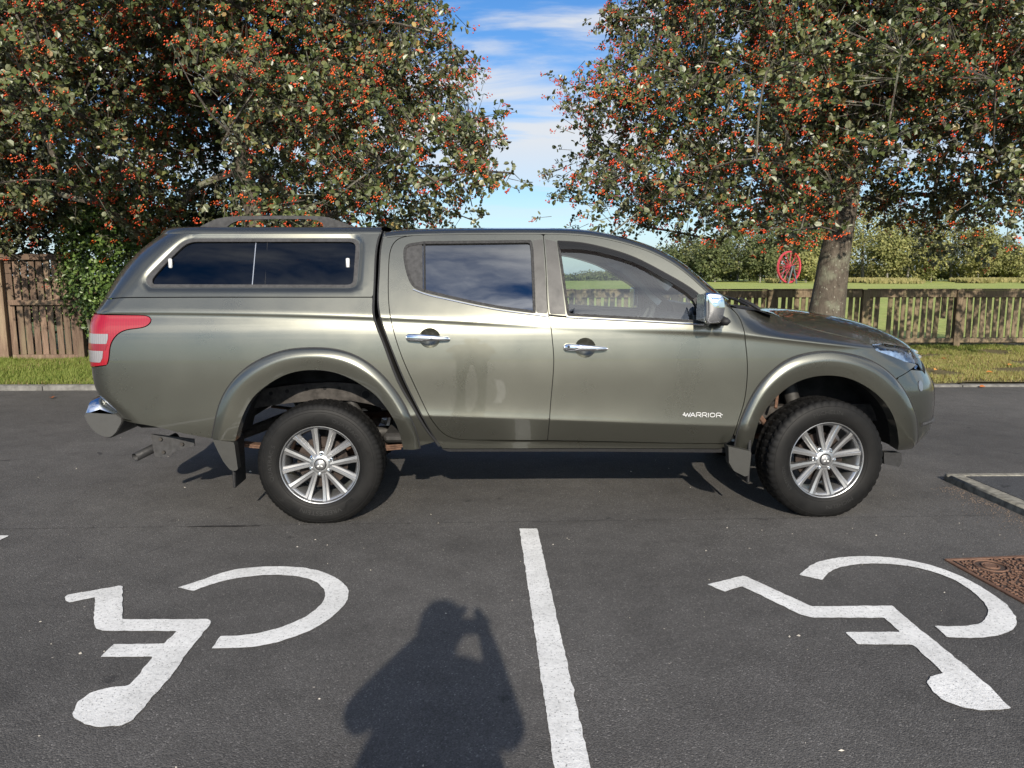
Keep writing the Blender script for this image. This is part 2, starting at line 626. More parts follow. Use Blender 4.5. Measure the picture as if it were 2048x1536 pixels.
paint('body_paint', (0.137, 0.1375, 0.114), 0.28, 0.86)
simple('trim_grey', (0.040, 0.040, 0.042), 0.72, 0.0, 0.2, 40, Specular_IOR_Level=0.3)
simple('plastic_black', (0.018, 0.018, 0.019), 0.6, 0.0, 0.3, 60, Specular_IOR_Level=0.35)
simple('rubber', (0.014, 0.014, 0.015), 0.75, 0.0, 0.25, 80)
simple('gap_black', (0.004, 0.004, 0.004), 0.9)
simple('well_black', (0.008, 0.008, 0.008), 0.85, 0.0, 0.4, 12)
simple('bumper_grey', (0.055, 0.055, 0.053), 0.5, 0.2, 0.12, 20)
simple('flap_shade', (0.034, 0.034, 0.031), 0.55, 0.2, 0.15, 20)  # body colour of the mud flaps, darkened to stand for their shade
simple('chassis_black', (0.022, 0.021, 0.02), 0.7, 0.0, 0.4, 15)
simple('rust', (0.085, 0.045, 0.028), 0.85, 0.0, 0.55, 25)
simple('dusty_steel', (0.032, 0.028, 0.025), 0.75, 0.1, 0.5, 25)
simple('chrome', (0.88, 0.89, 0.9), 0.06, 1.0)
simple('satin_chrome', (0.8, 0.81, 0.83), 0.2, 1.0)
simple('alloy', (0.43, 0.435, 0.44), 0.33, 0.85, 0.06, 40)
simple('alloy_dark', (0.26, 0.26, 0.265), 0.4, 0.85, 0.1, 40)
simple('pillar_film', (0.05, 0.049, 0.048), 0.5, 0.1, 0.15, 12)
simple('seat_cloth', (0.045, 0.045, 0.05), 0.9, 0.0, 0.3, 90)
simple('trim_pale', (0.70, 0.70, 0.64), 0.75, 0.0, 0.06, 20)
simple('dash_dark', (0.03, 0.03, 0.032), 0.6, 0.0, 0.2, 30)
simple('sticker_white', (0.50, 0.51, 0.51), 0.5)
simple('badge_silver', (0.8, 0.8, 0.8), 0.3, 0.3)
simple('brake_rust', (0.040, 0.030, 0.026), 0.6, 0.6, 0.6, 30)
simple('amber', (0.5, 0.17, 0.02), 0.2)


def tyre_mat():
    t = NT('tyre')
    b = t.bsdf(Roughness=0.58, Specular_IOR_Level=0.2)
    co = t.coord('Object')
    n = t.noise(co, 14, 6, 0.65)
    t.link(t.ramp(n, [(0.3, (0.004, 0.004, 0.0042)), (0.75, (0.010, 0.0097, 0.0094))]), b.inputs['Base Color'])
    t.bump(t.noise(co, 260, 3, 0.6), 0.12, 0.002)


tyre_mat()


def tinted(name, tint, ior=1.55, rough=0.0, facc=1.0):
    t = NT(name)
    tr = t.node('BsdfTransparent'); tr.inputs[0].default_value = (*tint, 1)
    gl = t.node('BsdfGlossy'); gl.inputs['Roughness'].default_value = rough
    fr = t.node('Fresnel'); fr.inputs['IOR'].default_value = ior
    bp = t.node('Bump'); t.link(t.noise(t.coord(), 3.5, 2, 0.5), bp.inputs['Height'])
    bp.inputs['Strength'].default_value = 0.05; bp.inputs['Distance'].default_value = 0.02
    t.link(bp.outputs[0], gl.inputs['Normal'])
    mxs = t.node('MixShader'); t.link(fr.outputs[0], mxs.inputs[0])
    t.link(tr.outputs[0], mxs.inputs[1]); t.link(gl.outputs[0], mxs.inputs[2])
    t.link(mxs.outputs[0], t.out.inputs[0])


tinted('glass_front', (0.82, 0.88, 0.84), 1.9)
tinted('glass_privacy', (0.10, 0.105, 0.11), 2.8)
tinted('glass_canopy', (0.035, 0.04, 0.05), 1.65)
tinted('glass_smoke', (0.20, 0.165, 0.15), 1.5, 0.12)


def lens(name, col, rough=0.08, trans=0.35):
    t = NT(name)
    b = t.bsdf(Roughness=0.3, Coat_Weight=0.7, Coat_Roughness=0.02)
    co = t.coord('Object', (1, 1, 1))
    w = t.node('TexWave'); t.link(co, w.inputs['Vector']); w.inputs['Scale'].default_value = 22; w.inputs['Distortion'].default_value = 3
    t.link(t.ramp(w.outputs[0], [(0.0, tuple(c * 0.78 for c in col)), (1.0, col)]), b.inputs['Base Color'])
    return t


lens('lens_red', (0.27, 0.002, 0.010))
lens('lens_clear', (0.22, 0.21, 0.22))
lens('lens_fog', (0.11, 0.125, 0.15))
lens('lens_red_dark', (0.20, 0.004, 0.012))
tinted('lens_head', (0.93, 0.95, 0.98), 1.8)
simple('lamp_reflector', (0.72, 0.78, 0.86), 0.12, 1.0, 0.25, 35)
simple('lamp_sky_tint', (0.38, 0.52, 0.80), 0.22, 0.45, 0.4, 28)  # blue sky reflection put into the bowl's base colour

# ------------------------------------------------------------------ panels on the body surface
TRUCK = thing('pickup_truck', (0.3, TY, 0),
              'grey-olive metallic double-cab pickup truck with matching hardtop canopy parked side-on', 'pickup truck')
TOFF = (-0.3, -TY, 0)


def mirror_y(V):
    V = np.array(V, float); V[:, 1] = 2 * TY - V[:, 1]; return V


def put(name, V, F, mat, parent, smooth=True, normals=None, both=True):
    """adds a part on the near flank and its mirror on the far flank"""
    out = []
    for far in ((False, True) if both else (False,)):
        VV = mirror_y(V) if far else np.asarray(V, float)
        FF = [np.asarray(f)[:, ::-1] for f in (F if isinstance(F, list) else [F])] if far else F
        NN = None
        if normals is not None:
            NN = np.array(normals, float)
            if far: NN[:, 1] *= -1
        me = mesh_np(name, VV, FF, mat, smooth, NN)
        p = parent[1 if far else 0] if isinstance(parent, (list, tuple)) else parent
        o = link(name, me, p, TOFF if p is TRUCK else None)
        out.append(o)
    return out


WARP = (lambda p: np.stack([p[:, 0], (p[:, 1] - _zc(p[:, 0])) * 2.4], -1), lambda p: np.stack([p[:, 0], p[:, 1] / 2.4 + _zc(p[:, 0])], -1))
CREASE_OFF = (-0.05, -0.03, -0.018, -0.011, -0.006, -0.002, 0.002, 0.006, 0.011, 0.018, 0.03, 0.05, 0.08)


def crease_pts(lo, hi, step=0.017):
    out = []
    for s in np.arange(lo, hi, step):
        for d in CREASE_OFF: out.append((s, float(_zc(s)) + d))
        for d in (-0.03, -0.014, -0.007, -0.003, 0.003, 0.007, 0.014, 0.03): out.append((s, float(_zl(s)) + d))
    return np.array(out)


def panel(name, poly, mat, parent=None, holes=(), off=0.0, gap=0.0025, depth=0.02, grid=0.035, crease=True,
          step=0.018, both=True, surf=None, offfun=None):
    surf = surf or body
    parent = parent or TRUCK
    P = resample(poly, step=step, closed=True)
    P = inset(P, gap) if gap else P
    H = [resample(h, step=step, closed=True) for h in holes]
    ex = crease_pts(P[:, 0].min(), P[:, 0].max()) if crease else None
    v, f = triangulate(P, H, grid, ex, warp=WARP if crease else None)
    o = off if offfun is None else off + offfun(v)
    V, N = surf(v, o)
    # face orientation: outward
    a, b, c = V[f[:, 0]], V[f[:, 1]], V[f[:, 2]]
    fn = np.cross(b - a, c - a)
    flip = (fn * N[f].mean(1)).sum(1) < 0
    f[flip] = f[flip][:, ::-1]
    # skirt round every border
    if depth:
        e = np.concatenate([f[:, [0, 1]], f[:, [1, 2]], f[:, [2, 0]]])
        key = np.sort(e, 1); _, inv, cnt = np.unique(key, axis=0, return_inverse=True, return_counts=True)
        be = e[cnt[inv.ravel()] == 1]
        n0 = len(V)
        A, B = be[:, 0], be[:, 1]
        Va, Vb = V[A], V[B]
        Ia, Ib = Va - N[A] * depth, Vb - N[B] * depth
        sn = np.cross(Vb - Va, -N[A]); sn /= np.linalg.norm(sn, axis=1)[:, None] + 1e-12
        m = len(be)
        V = np.concatenate([V, Va, Vb, Ib, Ia]); NN = np.concatenate([N, sn, sn, sn, sn])
        q = np.stack([n0 + np.arange(m), n0 + 3 * m + np.arange(m), n0 + 2 * m + np.arange(m), n0 + m + np.arange(m)], -1)
        qa = V[q]
        qn = np.cross(qa[:, 1] - qa[:, 0], qa[:, 2] - qa[:, 0])
        NN[n0:] = np.repeat((qn / (np.linalg.norm(qn, axis=1)[:, None] + 1e-12))[None], 4, 0).reshape(-1, 3)
        F = [f, q]
    else:
        NN = N; F = [f]
    return put(name, V, F, mat, parent, True, NN, both)


def sl(pix, n=40, off=0.0):
    """smooth (s,z) curve through photo pixels"""
    return smooth_line(sz_of(pix, off), n)


def pl(pix, off=0.0):
    return sz_of(pix, off)


# ---- key curves
E_pix = [(766, 476), (785, 473.5), (833, 470.5), (890, 469), (985, 468), (1085, 468), (1178, 472.5), (1256, 489), (1305, 506),
         (1340, 524), (1365, 541), (1389, 561), (1414, 584), (1437, 603), (1452, 613)]
EDGE = sl(E_pix, 120)
b_line = sl([(1086.5, 469), (1089, 500), (1092, 543), (1096.7, 627), (1100.5, 645), (1104.6, 679), (1107.5, 717), (1105, 765), (1101, 810), (1097, 860), (1095, 881)], 60)
rd_rear = sl([(820, 472), (803, 475), (788, 485.5), (780, 505), (777, 543), (777, 597), (781, 635), (792, 679), (808, 724), (827, 766),
              (853, 821), (874, 854), (893, 871), (914, 878), (939, 880)], 90)
fd_front = sl([(1095, 881), (1250, 884), (1440, 887), (1453, 885), (1463, 877), (1472.5, 855), (1485, 816), (1492.5, 777), (1494.7, 728), (1492, 695), (1486.5, 656),
               (1478, 634), (1466, 620), (1452, 611)], 90)
gap_bed = sl([(761, 459.5), (754.6, 479), (750, 505), (748, 543), (745.5, 600), (747, 637), (762, 677), (782.5, 733), (803, 779), (828, 821), (853, 862), (877, 893)], 80)
gap_cab = sl([(770, 462), (765, 480), (761, 505), (759, 543), (756.5, 600), (759.6, 627), (770, 662), (789, 712), (814, 771), (843, 829), (862, 863), (881, 893)], 80)
seam = sl([(215, 598.5), (236, 596), (277, 595), (400, 594.5), (600, 594.5), (746, 594.5)], 60)
seam[:, 1] = np.maximum.accumulate(seam[::-1, 1] * 0 + seam[::-1, 1])[::-1] if False else seam[:, 1]


def edge_part(s0, s1):
    m = (EDGE[:, 0] > s0) & (EDGE[:, 0] < s1); return EDGE[m]


# ---- rear door
RW = pl([(822, 487.5), (849, 483.5), (1063, 481), (1066, 500), (1071, 626)])
rw_bot = sl([(1071, 626), (1017, 619), (954, 608), (890, 593.6), (849, 583.5), (828, 574), (817, 556), (808.5, 521), (808, 500), (812, 491), (822, 487.5)], 60)
rear_win = np.concatenate([RW, rw_bot[1:-1]])
rd_poly = np.concatenate([rd_rear[::-1], edge_part(rd_rear[0, 0] + 0.01, b_line[0, 0] - 0.005), b_line, ])


def ellipse(c, rx, rz, n=40):
    a = np.arange(n) * 2 * PI / n
    return np.stack([c[0] + rx * np.cos(a), c[1] + rz * np.sin(a)], -1)


cup_r = sz_of([(859.5, 676)])[0]; cup_f = sz_of([(1170.5, 695.5)])[0]
rear_door = panel('rear_door', rd_poly, 'body_paint', holes=[rear_win, ellipse(cup_r, 0.061, 0.058)])
# ---- front door
fw_top = sl([(1114.6, 483.4), (1158.6, 486.5), (1197.6, 494), (1256, 511), (1295, 528.5), (1334, 549.5), (1373, 572), (1397, 589)], 50)
front_win = np.concatenate([fw_top, pl([(1401, 597), (1410, 645.5), (1295, 639.5), (1135, 631)])])
fd_poly = np.concatenate([b_line[::-1], edge_part(b_line[0, 0] + 0.005, fd_front[-1, 0] - 0.01), fd_front[::-1][:-1]])
front_door = panel('front_door', fd_poly, 'body_paint', holes=[front_win, ellipse(cup_f, 0.061, 0.058)])
# ---- cab corner between the bed gap and the rear door
top_c = edge_part(gap_cab[0, 0] + 0.004, rd_rear[0, 0])
corner = np.concatenate([gap_cab[::-1], top_c, rd_rear, pl([(1000, 882.5), (1200, 885), (1430, 888)]), pl([(1452, 891), (1440, 898), (1200, 897), (905, 898), (885, 897)])])
cab_side = panel('cab_side', corner, 'body_paint')
# ---- sill below the doors
panel('sill', pl([(880, 898.5), (1200, 898), (1455, 899), (1460, 908), (1200, 906), (895, 906)]), 'plastic_black', off=-0.012, depth=0.03, crease=False)
# ---- black strips added behind shut lines, standing in for the shade in the gaps
def ribbon(name, curve, w=0.05, off=-0.021, mat='gap_black', both=True):
    T = np.gradient(curve, axis=0); T /= np.linalg.norm(T, axis=1)[:, None] + 1e-12
    Nn = np.stack([-T[:, 1], T[:, 0]], -1) * w / 2
    A, _ = body(curve - Nn, off); B, _ = body(curve + Nn, off)
    n = len(curve); V = np.concatenate([A, B])
    q = np.array([[k, k + 1, n + k + 1, n + k] for k in range(n - 1)])
    return put(name, V, q, mat, TRUCK, False, None, both)


for cv in (b_line, rd_rear, fd_front, edge_part(-0.62, 1.62), seam):
    ribbon('gap_shade', cv)


# ---- windows
def ring(poly, w):
    return inset(resample(poly, step=0.012, closed=True), w)


panel('rear_door_glass', ring(rear_win, 0.006), 'glass_privacy', off=-0.010, gap=0, depth=0, crease=False, grid=0.06)
fg = panel('front_door_glass', ring(front_win, 0.006), 'glass_front', off=-0.010, gap=0, depth=0, crease=False, grid=0.06)
panel('window_seal', inset(resample(rear_win, step=0.012, closed=True), -0.003), 'rubber', holes=[ring(rear_win, 0.013)], off=0.0015, gap=0, depth=0.012, crease=False, grid=1)
panel('window_seal', inset(resample(front_win, step=0.012, closed=True), -0.003), 'rubber', holes=[ring(front_win, 0.013)], off=0.0015, gap=0, depth=0.012, crease=False, grid=1)
# belt strips: a bright bead under the glass
def bead(name, curve, r, mat, off=0.004, both=True, n=6):
    P, _ = body(curve, off)
    for far in ((0, 1) if both else (0,)):
        m = MB().tube(mirror_y(P) if far else P, r, n)
        link(name, m.mesh(name, mat, True), TRUCK, TOFF)


bead('belt_moulding', sl([(1133, 635), (1250, 641), (1330, 645), (1408, 649.5)], 30), 0.006, 'satin_chrome', 0.001)
bead('belt_moulding', sl([(1097, 634), (1071, 630), (1017, 623), (954, 612), (890, 598), (849, 588), (826, 579)], 40), 0.0045, 'satin_chrome', 0.001)
bead('belt_moulding', sl([(1097, 630), (1115, 632), (1133, 633.5)], 10), 0.006, 'rubber', 0.002)
# quarter blank, divider and pillar films
panel('quarter_panel', ring(np.concatenate([pl([(822, 487.5), (847, 484.5), (847.6, 583)]), rw_bot[(rw_bot[:, 0] < sz_of([(847.6, 583)])[0][0])]]), 0.007), 'trim_grey', off=-0.002, gap=0, depth=0.01, crease=False)
bead('window_divider', pl([(848.5, 484), (849.5, 583)]), 0.006, 'rubber', 0.0)
panel('pillar_trim', pl([(1065.5, 481), (1086, 478), (1095.5, 628), (1072, 626)]), 'pillar_film', off=0.0015, gap=0.0015, depth=0.006, crease=False)
panel('pillar_trim', pl([(1090, 478), (1113, 483), (1132, 630), (1099, 628.5)]), 'pillar_film', off=0.0015, gap=0.0015, depth=0.006, crease=False)
# wind deflector along the front window
wd_out = sl([(1115, 483), (1158.6, 486), (1197.6, 493.5), (1256, 510.5), (1295, 528), (1334, 549), (1373, 571.5), (1397, 588.5)], 40)
wd_in = sl([(1119.5, 500), (1178, 503), (1237, 517), (1276, 531), (1315, 552), (1344, 568.5), (1372, 586.5), (1386, 600)], 40)
panel('wind_deflector', np.concatenate([wd_out, wd_in[::-1]]), 'glass_smoke', off=0.012, gap=0, depth=0.004, crease=False)
# pale lining inside the window frames
fr_e = edge_part(b_line[0, 0] - 0.75, 1.60)
panel('frame_lining', np.concatenate([edge_part(b_line[0, 0] + 0.02, 1.58), fw_top[::-1] - (0, 0.008)]), 'trim_pale', off=-0.045, gap=0, depth=0, crease=False, grid=0.05)
panel('frame_lining', np.concatenate([edge_part(rd_rear[2, 0] + 0.03, b_line[0, 0] - 0.02), RW[:-1][::-1] - (0, 0.008)]), 'trim_pale', off=-0.045, gap=0, depth=0, crease=False, grid=0.05)
# mirror foot (sail) in the corner of the front window
panel('mirror_sail', pl([(1399, 590), (1403, 600), (1411, 645), (1399, 644), (1392, 612), (1385, 600)]), 'plastic_black', off=0.008, gap=0, depth=0.02, crease=False)

# ---- front wing
FL_out = [(1468, 896), (1471, 880), (1476, 858), (1491.8, 817), (1514, 776), (1542, 744), (1577, 719), (1615, 707), (1653, 703), (1691, 707),
          (1729, 717), (1764, 735), (1789, 757), (1808, 782), (1824, 814), (1833, 848), (1834, 877), (1829, 893)]
FL_in = [(1502, 902), (1508, 885), (1517, 852), (1536, 817), (1558, 792), (1590, 768), (1628, 754.4), (1666, 751.6), (1704, 758.5), (1742, 777.5),
         (1767, 798), (1786, 823), (1798, 855), (1802, 883), (1799, 906)]
RL_out = [(424.6, 876), (430, 846.5), (439, 810), (454, 778.7), (476, 751), (505, 727.5), (538, 711), (570, 701), (600, 697), (630, 696), (664, 698), (700, 707),
          (730, 722), (761, 747), (782.5, 771), (803, 800), (820, 833), (832.5, 864.6), (840, 896)]
RL_in = [(468.6, 884), (476, 854), (487, 824.5), (505, 795), (534.5, 769.6), (571, 749.4), (607.8, 741), (644, 741), (681, 749.4), (717.6, 767.7),
         (750.6, 791.6), (772.5, 817), (789, 846.5), (800, 876), (806, 902)]
NFL = 64
flo, fli = sl(FL_out, NFL), sl(FL_in, NFL, 0.03)
rlo, rli = sl(RL_out, NFL), sl(RL_in, NFL, 0.03)
flm, rlm = flo * 0.55 + fli * 0.45, rlo * 0.55 + rli * 0.45
bon_pix = [(1545, 627.5), (1560, 634.5), (1590, 646.5), (1650, 664), (1720, 681), (1743, 689)]
bon_side = sl(bon_pix, 40)
hl_top = pl([(1743, 689), (1764.5, 687.5), (1794, 692), (1816, 697)])
hl_bot = pl([(1844, 741), (1834, 728), (1809, 722.5), (1800, 718.5), (1786, 712.5), (1764.5, 705), (1751, 700)])
hl_front = pl([(1828, 703), (1838, 716)])
seam_b = pl([(1822, 739), (1797, 754.5)])
wing_poly = np.concatenate([fd_front[(fd_front[:, 0] > 1.45) & (fd_front[:, 1] > 0.5)], pl([(1462, 614), (1500, 620.5)]), bon_side, hl_bot[::-1][:-1], seam_b,
                            flm[(np.arange(NFL) < 45)][::-1]])
front_wing = panel('front_wing', wing_poly, 'body_paint')
for cv in (bon_side,): ribbon('bonnet_gap_shade', cv, 0.05, -0.02)  # black strip painted in as the shade of the bonnet gap


def flare(name, out, inn):
    v = np.array([0, 0.0, 0.025, 0.08, 0.17, 0.27, 0.34, 0.42, 0.62, 0.82, 1.0, 1.0, 1.0])
    h = np.array([-0.004, 0.006, 0.011, 0.016, 0.0225, 0.0270, 0.0295, 0.0295, 0.0255, 0.0205, 0.0150, 0.006, -0.075])
    n = len(out)
    V = []
    for k in range(len(v)):
        q = out * (1 - v[k]) + inn * v[k]
        P, Nn = body(q, 0.0)
        V.append(P + np.array([0, -1.0, 0]) * h[k] * 0.75 + Nn * h[k] * 0.25)
    V = np.array(V).reshape(-1, 3)
    m = len(v)
    q = np.array([[k * n + j, (k + 1) * n + j, (k + 1) * n + j + 1, k * n + j + 1] for k in range(m - 1) for j in range(n - 1)])
    o = put(name, V, q, 'body_paint', TRUCK, True)
    for ob in o:
        ob.data.set_sharp_from_angle(angle=R(40))
    bead('arch_gasket', out, 0.0058, 'rubber', 0.003)
    return o


flare('front_wheel_flare', flo, fli)
flare('rear_wheel_flare', rlo, rli)


def liner(inn, name, cx):
    P, _ = body(inn, 0.0)
    V = []
    n = len(P)
    for k, (yy, sc) in enumerate(((0.005, 1.0), (0.05, 1.04), (0.18, 1.05), (0.40, 1.05))):
        Q = P.copy(); Q[:, 1] += yy
        c = np.array([cx, 0, 0.35]); Q[:, 0] = c[0] + (Q[:, 0] - c[0]) * sc; Q[:, 2] = c[2] + (Q[:, 2] - c[2]) * sc
        V.append(Q)
    Q = V[-1].copy(); V = np.array(V).reshape(-1, 3)
    q = [[k * n + j, k * n + j + 1, (k + 1) * n + j + 1, (k + 1) * n + j] for k in range(3) for j in range(n - 1)]
    put(name, V, np.array(q), 'well_black', TRUCK, True)
    # inner wall
    c = np.array([[cx, Q[0, 1], 0.42]])
    V2 = np.concatenate([Q, c]); t = np.array([[j, j + 1, n] for j in range(n - 1)])
    return V2, t


WXR, WXF = -0.949, 2.053
liner(rli, 'rear_arch_liner', WXR)
V2, t2 = liner(fli, 'front_arch_liner', WXF)
put('arch_inner_wall', V2, t2, 'well_black', TRUCK, False)

# ---- bed side
bs_bot = sl([(247, 839), (300, 852), (360, 866), (424.6, 878)], 24)
tl_poly_pix_front = [(283, 630.5), (298, 633.5), (303, 640), (296, 650.5), (277, 656.5), (255, 659.5), (239, 666), (228, 677), (221, 692), (218, 717), (214.5, 730)]
tl_in = sl(tl_poly_pix_front, 40)
ztl0, ztl1 = float(sz_of([(200, 735)])[0][1]), float(sz_of([(230, 629.5)])[0][1])
def rear_run(z0, z1, th, n=14):
    z = np.linspace(z0, z1, n); return np.array([(s_rear(k, th), k) for k in z])
TH_T = 1.05        # where the tailgate starts on the rear corner
tl_poly = np.concatenate([tl_in, [(s_rear(ztl0, 0.5), ztl0 - 0.002)], rear_run(ztl0, ztl1, TH_T), [(s_rear(ztl1, 0.4), ztl1)]])
zb0 = float(bs_bot[0, 1])
seam_z = lambda s: np.interp(s, seam[:, 0], seam[:, 1])
bed_poly = np.concatenate([
    seam[seam[:, 0] > s_rear(1.3, 0.4)],
    gap_bed[gap_bed[:, 1] < seam[-1, 1] - 0.003][:-2],
    rlm[::-1], bs_bot[::-1],
    [(s_rear(zb0, 0.2), zb0 + 0.004)], rear_run(zb0 + 0.03, ztl0 - 0.004, TH_T)[:],
    [(s_rear(ztl0, 0.5), ztl0 - 0.004)], tl_in[::-1], [(s_rear(ztl1, 0.4), ztl1 + 0.004)],
    rear_run(ztl1 + 0.004, float(seam[0, 1]) - 0.006, TH_T, 8), ])
bed_side = panel('bed_side', bed_poly, 'body_paint')
tail = panel('tail_light', tl_poly, 'lens_red', off=0.004, gap=0.002, depth=0.03, crease=False, grid=0.02, step=0.01)
def tl_piece(name, pix, mat):
    a = sz_of(pix)
    z0, z1 = a[-1, 1], a[0, 1]
    poly = np.concatenate([a, rear_run(z0, z1, 0.98, 8)])
    panel(name, poly, mat, parent=tail, off=0.0065, gap=0, depth=0.003, crease=False, grid=0.02, step=0.01)
tl_piece('reversing_lens', [(217, 668), (217, 676), (214, 688)], 'lens_clear')
tl_piece('indicator_lens', [(207, 702), (206, 716), (202, 725)], 'lens_clear')
tl_piece('dark_band', [(216, 689.5), (214, 692), (212, 700.5)], 'lens_red_dark')
# tailgate closes the back
tg = np.concatenate([rear_run(zb0 + 0.05, 1.315, TH_T + 0.015, 24), rear_run(zb0 + 0.05, 1.315, PI / 2, 24)[::-1]])
panel('tailgate_half', tg, 'body_paint', gap=0.0, depth=0.0, crease=False)

# ---- canopy
CZ = 1.690
cf = gap_bed[gap_bed[:, 1] > seam[-1, 1]]
CW_out = np.concatenate([sl([(302, 573), (294, 567), (291, 558), (302, 542), (328, 516), (353, 492), (368, 481), (385, 475.5)], 30), pl([(600, 475.5), (700, 475.5), (710, 477), (717, 483), (718, 500), (713, 562), (709, 570), (700, 573)])])
CW_in = np.concatenate([sl([(306, 567), (302, 562), (312, 545), (336, 519), (358, 497), (372, 486), (388, 481.5)], 30), pl([(600, 481.5), (700, 481.5), (708, 484), (711, 490), (706, 560), (703, 566), (697, 568)])])
zs_seam = float(seam[0, 1])
top_run = np.array([(s, CZ) for s in np.linspace(s_rear(CZ, PI / 2), cf[0, 0] + 0.004, 40)])
cb = np.array([(s, float(seam_z(s)) + 0.003) for s in np.linspace(s_rear(zs_seam, PI / 2), seam[-1, 0], 50)])
cf_in = cf[(cf[:, 1] < CZ - 0.004) & (cf[:, 1] > seam[-1, 1] + 0.005)]
can_poly = np.concatenate([cb, cf_in[::-1], top_run[::-1], rear_run(zs_seam + 0.02, CZ - 0.01, PI / 2, 12)[::-1]])


def can_recess(v):
    """the pressing steps in towards the window and swells round it"""
    d = dist_poly(CW_out, v)
    ins = in_poly(CW_out, v)
    r = np.where(ins, -0.012, -0.012 * np.exp(-(d / 0.022) ** 2))
    return r


ex = []
for w in (0.004, 0.010, 0.018, 0.028, 0.042):
    ex.append(inset(resample(CW_out, step=0.02, closed=True), -w))
ex = np.concatenate(ex)
P = resample(can_poly, step=0.02, closed=True)
H = [resample(CW_out, step=0.015, closed=True)]
v, f = triangulate(P, H, 0.035, ex)
def can_surf(sz):
    p, n = body(sz, 0.0); return p + n * can_recess(np.atleast_2d(sz))[:, None], n
V, N = can_surf(v)
h = 0.002
N = np.cross(can_surf(v + (h, 0))[0] - can_surf(v - (h, 0))[0], can_surf(v + (0, h))[0] - can_surf(v - (0, h))[0])
N /= np.linalg.norm(N, axis=1)[:, None] + 1e-12
bad = ~np.isfinite(N).all(1) | (np.abs(N).sum(1) < 0.5); N[bad] = body(v)[1][bad]
a_, b_, c_ = V[f[:, 0]], V[f[:, 1]], V[f[:, 2]]
fl_ = (np.cross(b_ - a_, c_ - a_) * N[f].mean(1)).sum(1) < 0
f[fl_] = f[fl_][:, ::-1]
canopy = put('canopy_side', V, f, 'body_paint', TRUCK, True, N)
panel('canopy_window_frame', CW_out, 'trim_grey', holes=[resample(CW_in, step=0.015, closed=True)], off=-0.0105, gap=-0.001, depth=0.012, crease=False, grid=1, step=0.015)
panel('canopy_glass', inset(resample(CW_in, step=0.015, closed=True), -0.004), 'glass_canopy', off=-0.020, gap=0, depth=0, crease=False, grid=0.08)
bead('glass_joint', pl([(510, 481.5), (502.5, 568)]), 0.0028, 'satin_chrome', -0.019)
bead('glass_joint', pl([(533, 481.5), (528, 568)]), 0.0015, 'rubber', -0.020)
for lp in ((339, 525), (695, 524)):
    c = sz_of([lp])[0]; P0, N0 = body(c, -0.012)
    for far in (0, 1):
        q = mirror_y(P0[None])[0] if far else P0
        link('window_latch', MB().box(q, (0.022, 0.014, 0.056), 0.005).mesh('window_latch', 'sticker_white', True), TRUCK, TOFF)
# roof of the canopy: rounded shoulder then a crowned lid
def lid(name, run, rn, rin, crown, mat, k=9):
    P0, N0 = body(run, 0.0)
    pn = N0.copy(); pn[:, 2] = 0; pn /= np.linalg.norm(pn, axis=1)[:, None]
    lean = np.array([0, 0, 1.0])
    rings = []
    for ph in np.linspace(0, PI / 2, k):
        rings.append(P0 - pn * rin * (1 - math.cos(ph)) - pn * 0.30 * rn * math.sin(ph) + lean * rn * math.sin(ph))
    last = rings[-1]
    for t in (0.8, 0.55, 0.3, 0.0):
        q = last.copy(); q[:, 1] = TY + (last[:, 1] - TY) * t
        q[:, 2] += crown * (1 - t * t); rings.append(q)
    V = np.concatenate(rings); n = len(run)
    q = np.array([[i * n + j, i * n + j + 1, (i + 1) * n + j + 1, (i + 1) * n + j] for i in range(len(rings) - 1) for j in range(n - 1)])
    return put(name, V, q, mat, TRUCK, True)


lid('canopy_roof', top_run, 0.042, 0.05, 0.02, 'body_paint')
# canopy front wall and bed front wall, cab back wall (inside the gap)
def wall(name, curve, mat, inset_x=0.0):
    P, _ = body(curve, -0.002)
    Q = P.copy(); Q[:, 1] = TY
    P[:, 0] += inset_x; Q[:, 0] += inset_x
    n = len(P); V = np.concatenate([P, Q])
    put(name, V, np.array([[k, k + 1, n + k + 1, n + k] for k in range(n - 1)]), mat, TRUCK, True)


wall('bed_front_wall', gap_bed, 'well_black', -0.001)
wall('cab_back_wall', gap_cab[gap_cab[:, 1] < 1.22], 'well_black', 0.001)
# rounded flanges on both sides of the gap
bead('gap_flange', gap_bed + (0.004, 0), 0.007, 'rubber', -0.006)
bead('gap_flange', gap_cab - (0.002, 0), 0.0055, 'rubber', -0.008)

# ---- cab roof with rails, windscreen
Ee = EDGE.copy()
P0, N0 = body(Ee, 0.0)
T = np.gradient(P0, axis=0); T[:, 1] = 0; T /= np.linalg.norm(T, axis=1)[:, None]
N2 = np.stack([-T[:, 2], 0 * T[:, 0], T[:, 0]], -1)
rings = []
rn = 0.036 + 0 * Ee[:, 0]; ry = 0.055
for ph in np.linspace(0, R(82), 9):
    rings.append(P0 + N2 * (rn * math.sin(ph))[:, None] + np.array([0, 1.0, 0]) * (0.3 * rn * math.sin(ph) + ry * (1 - math.cos(ph)))[:, None])
n = len(P0)
V = np.concatenate(rings)
q = np.array([[i * n + j, i * n + j + 1, (i + 1) * n + j + 1, (i + 1) * n + j] for i in range(8) for j in range(n - 1)])
put('roof_rail', V, q, 'body_paint', TRUCK, True)
I = rings[-1]


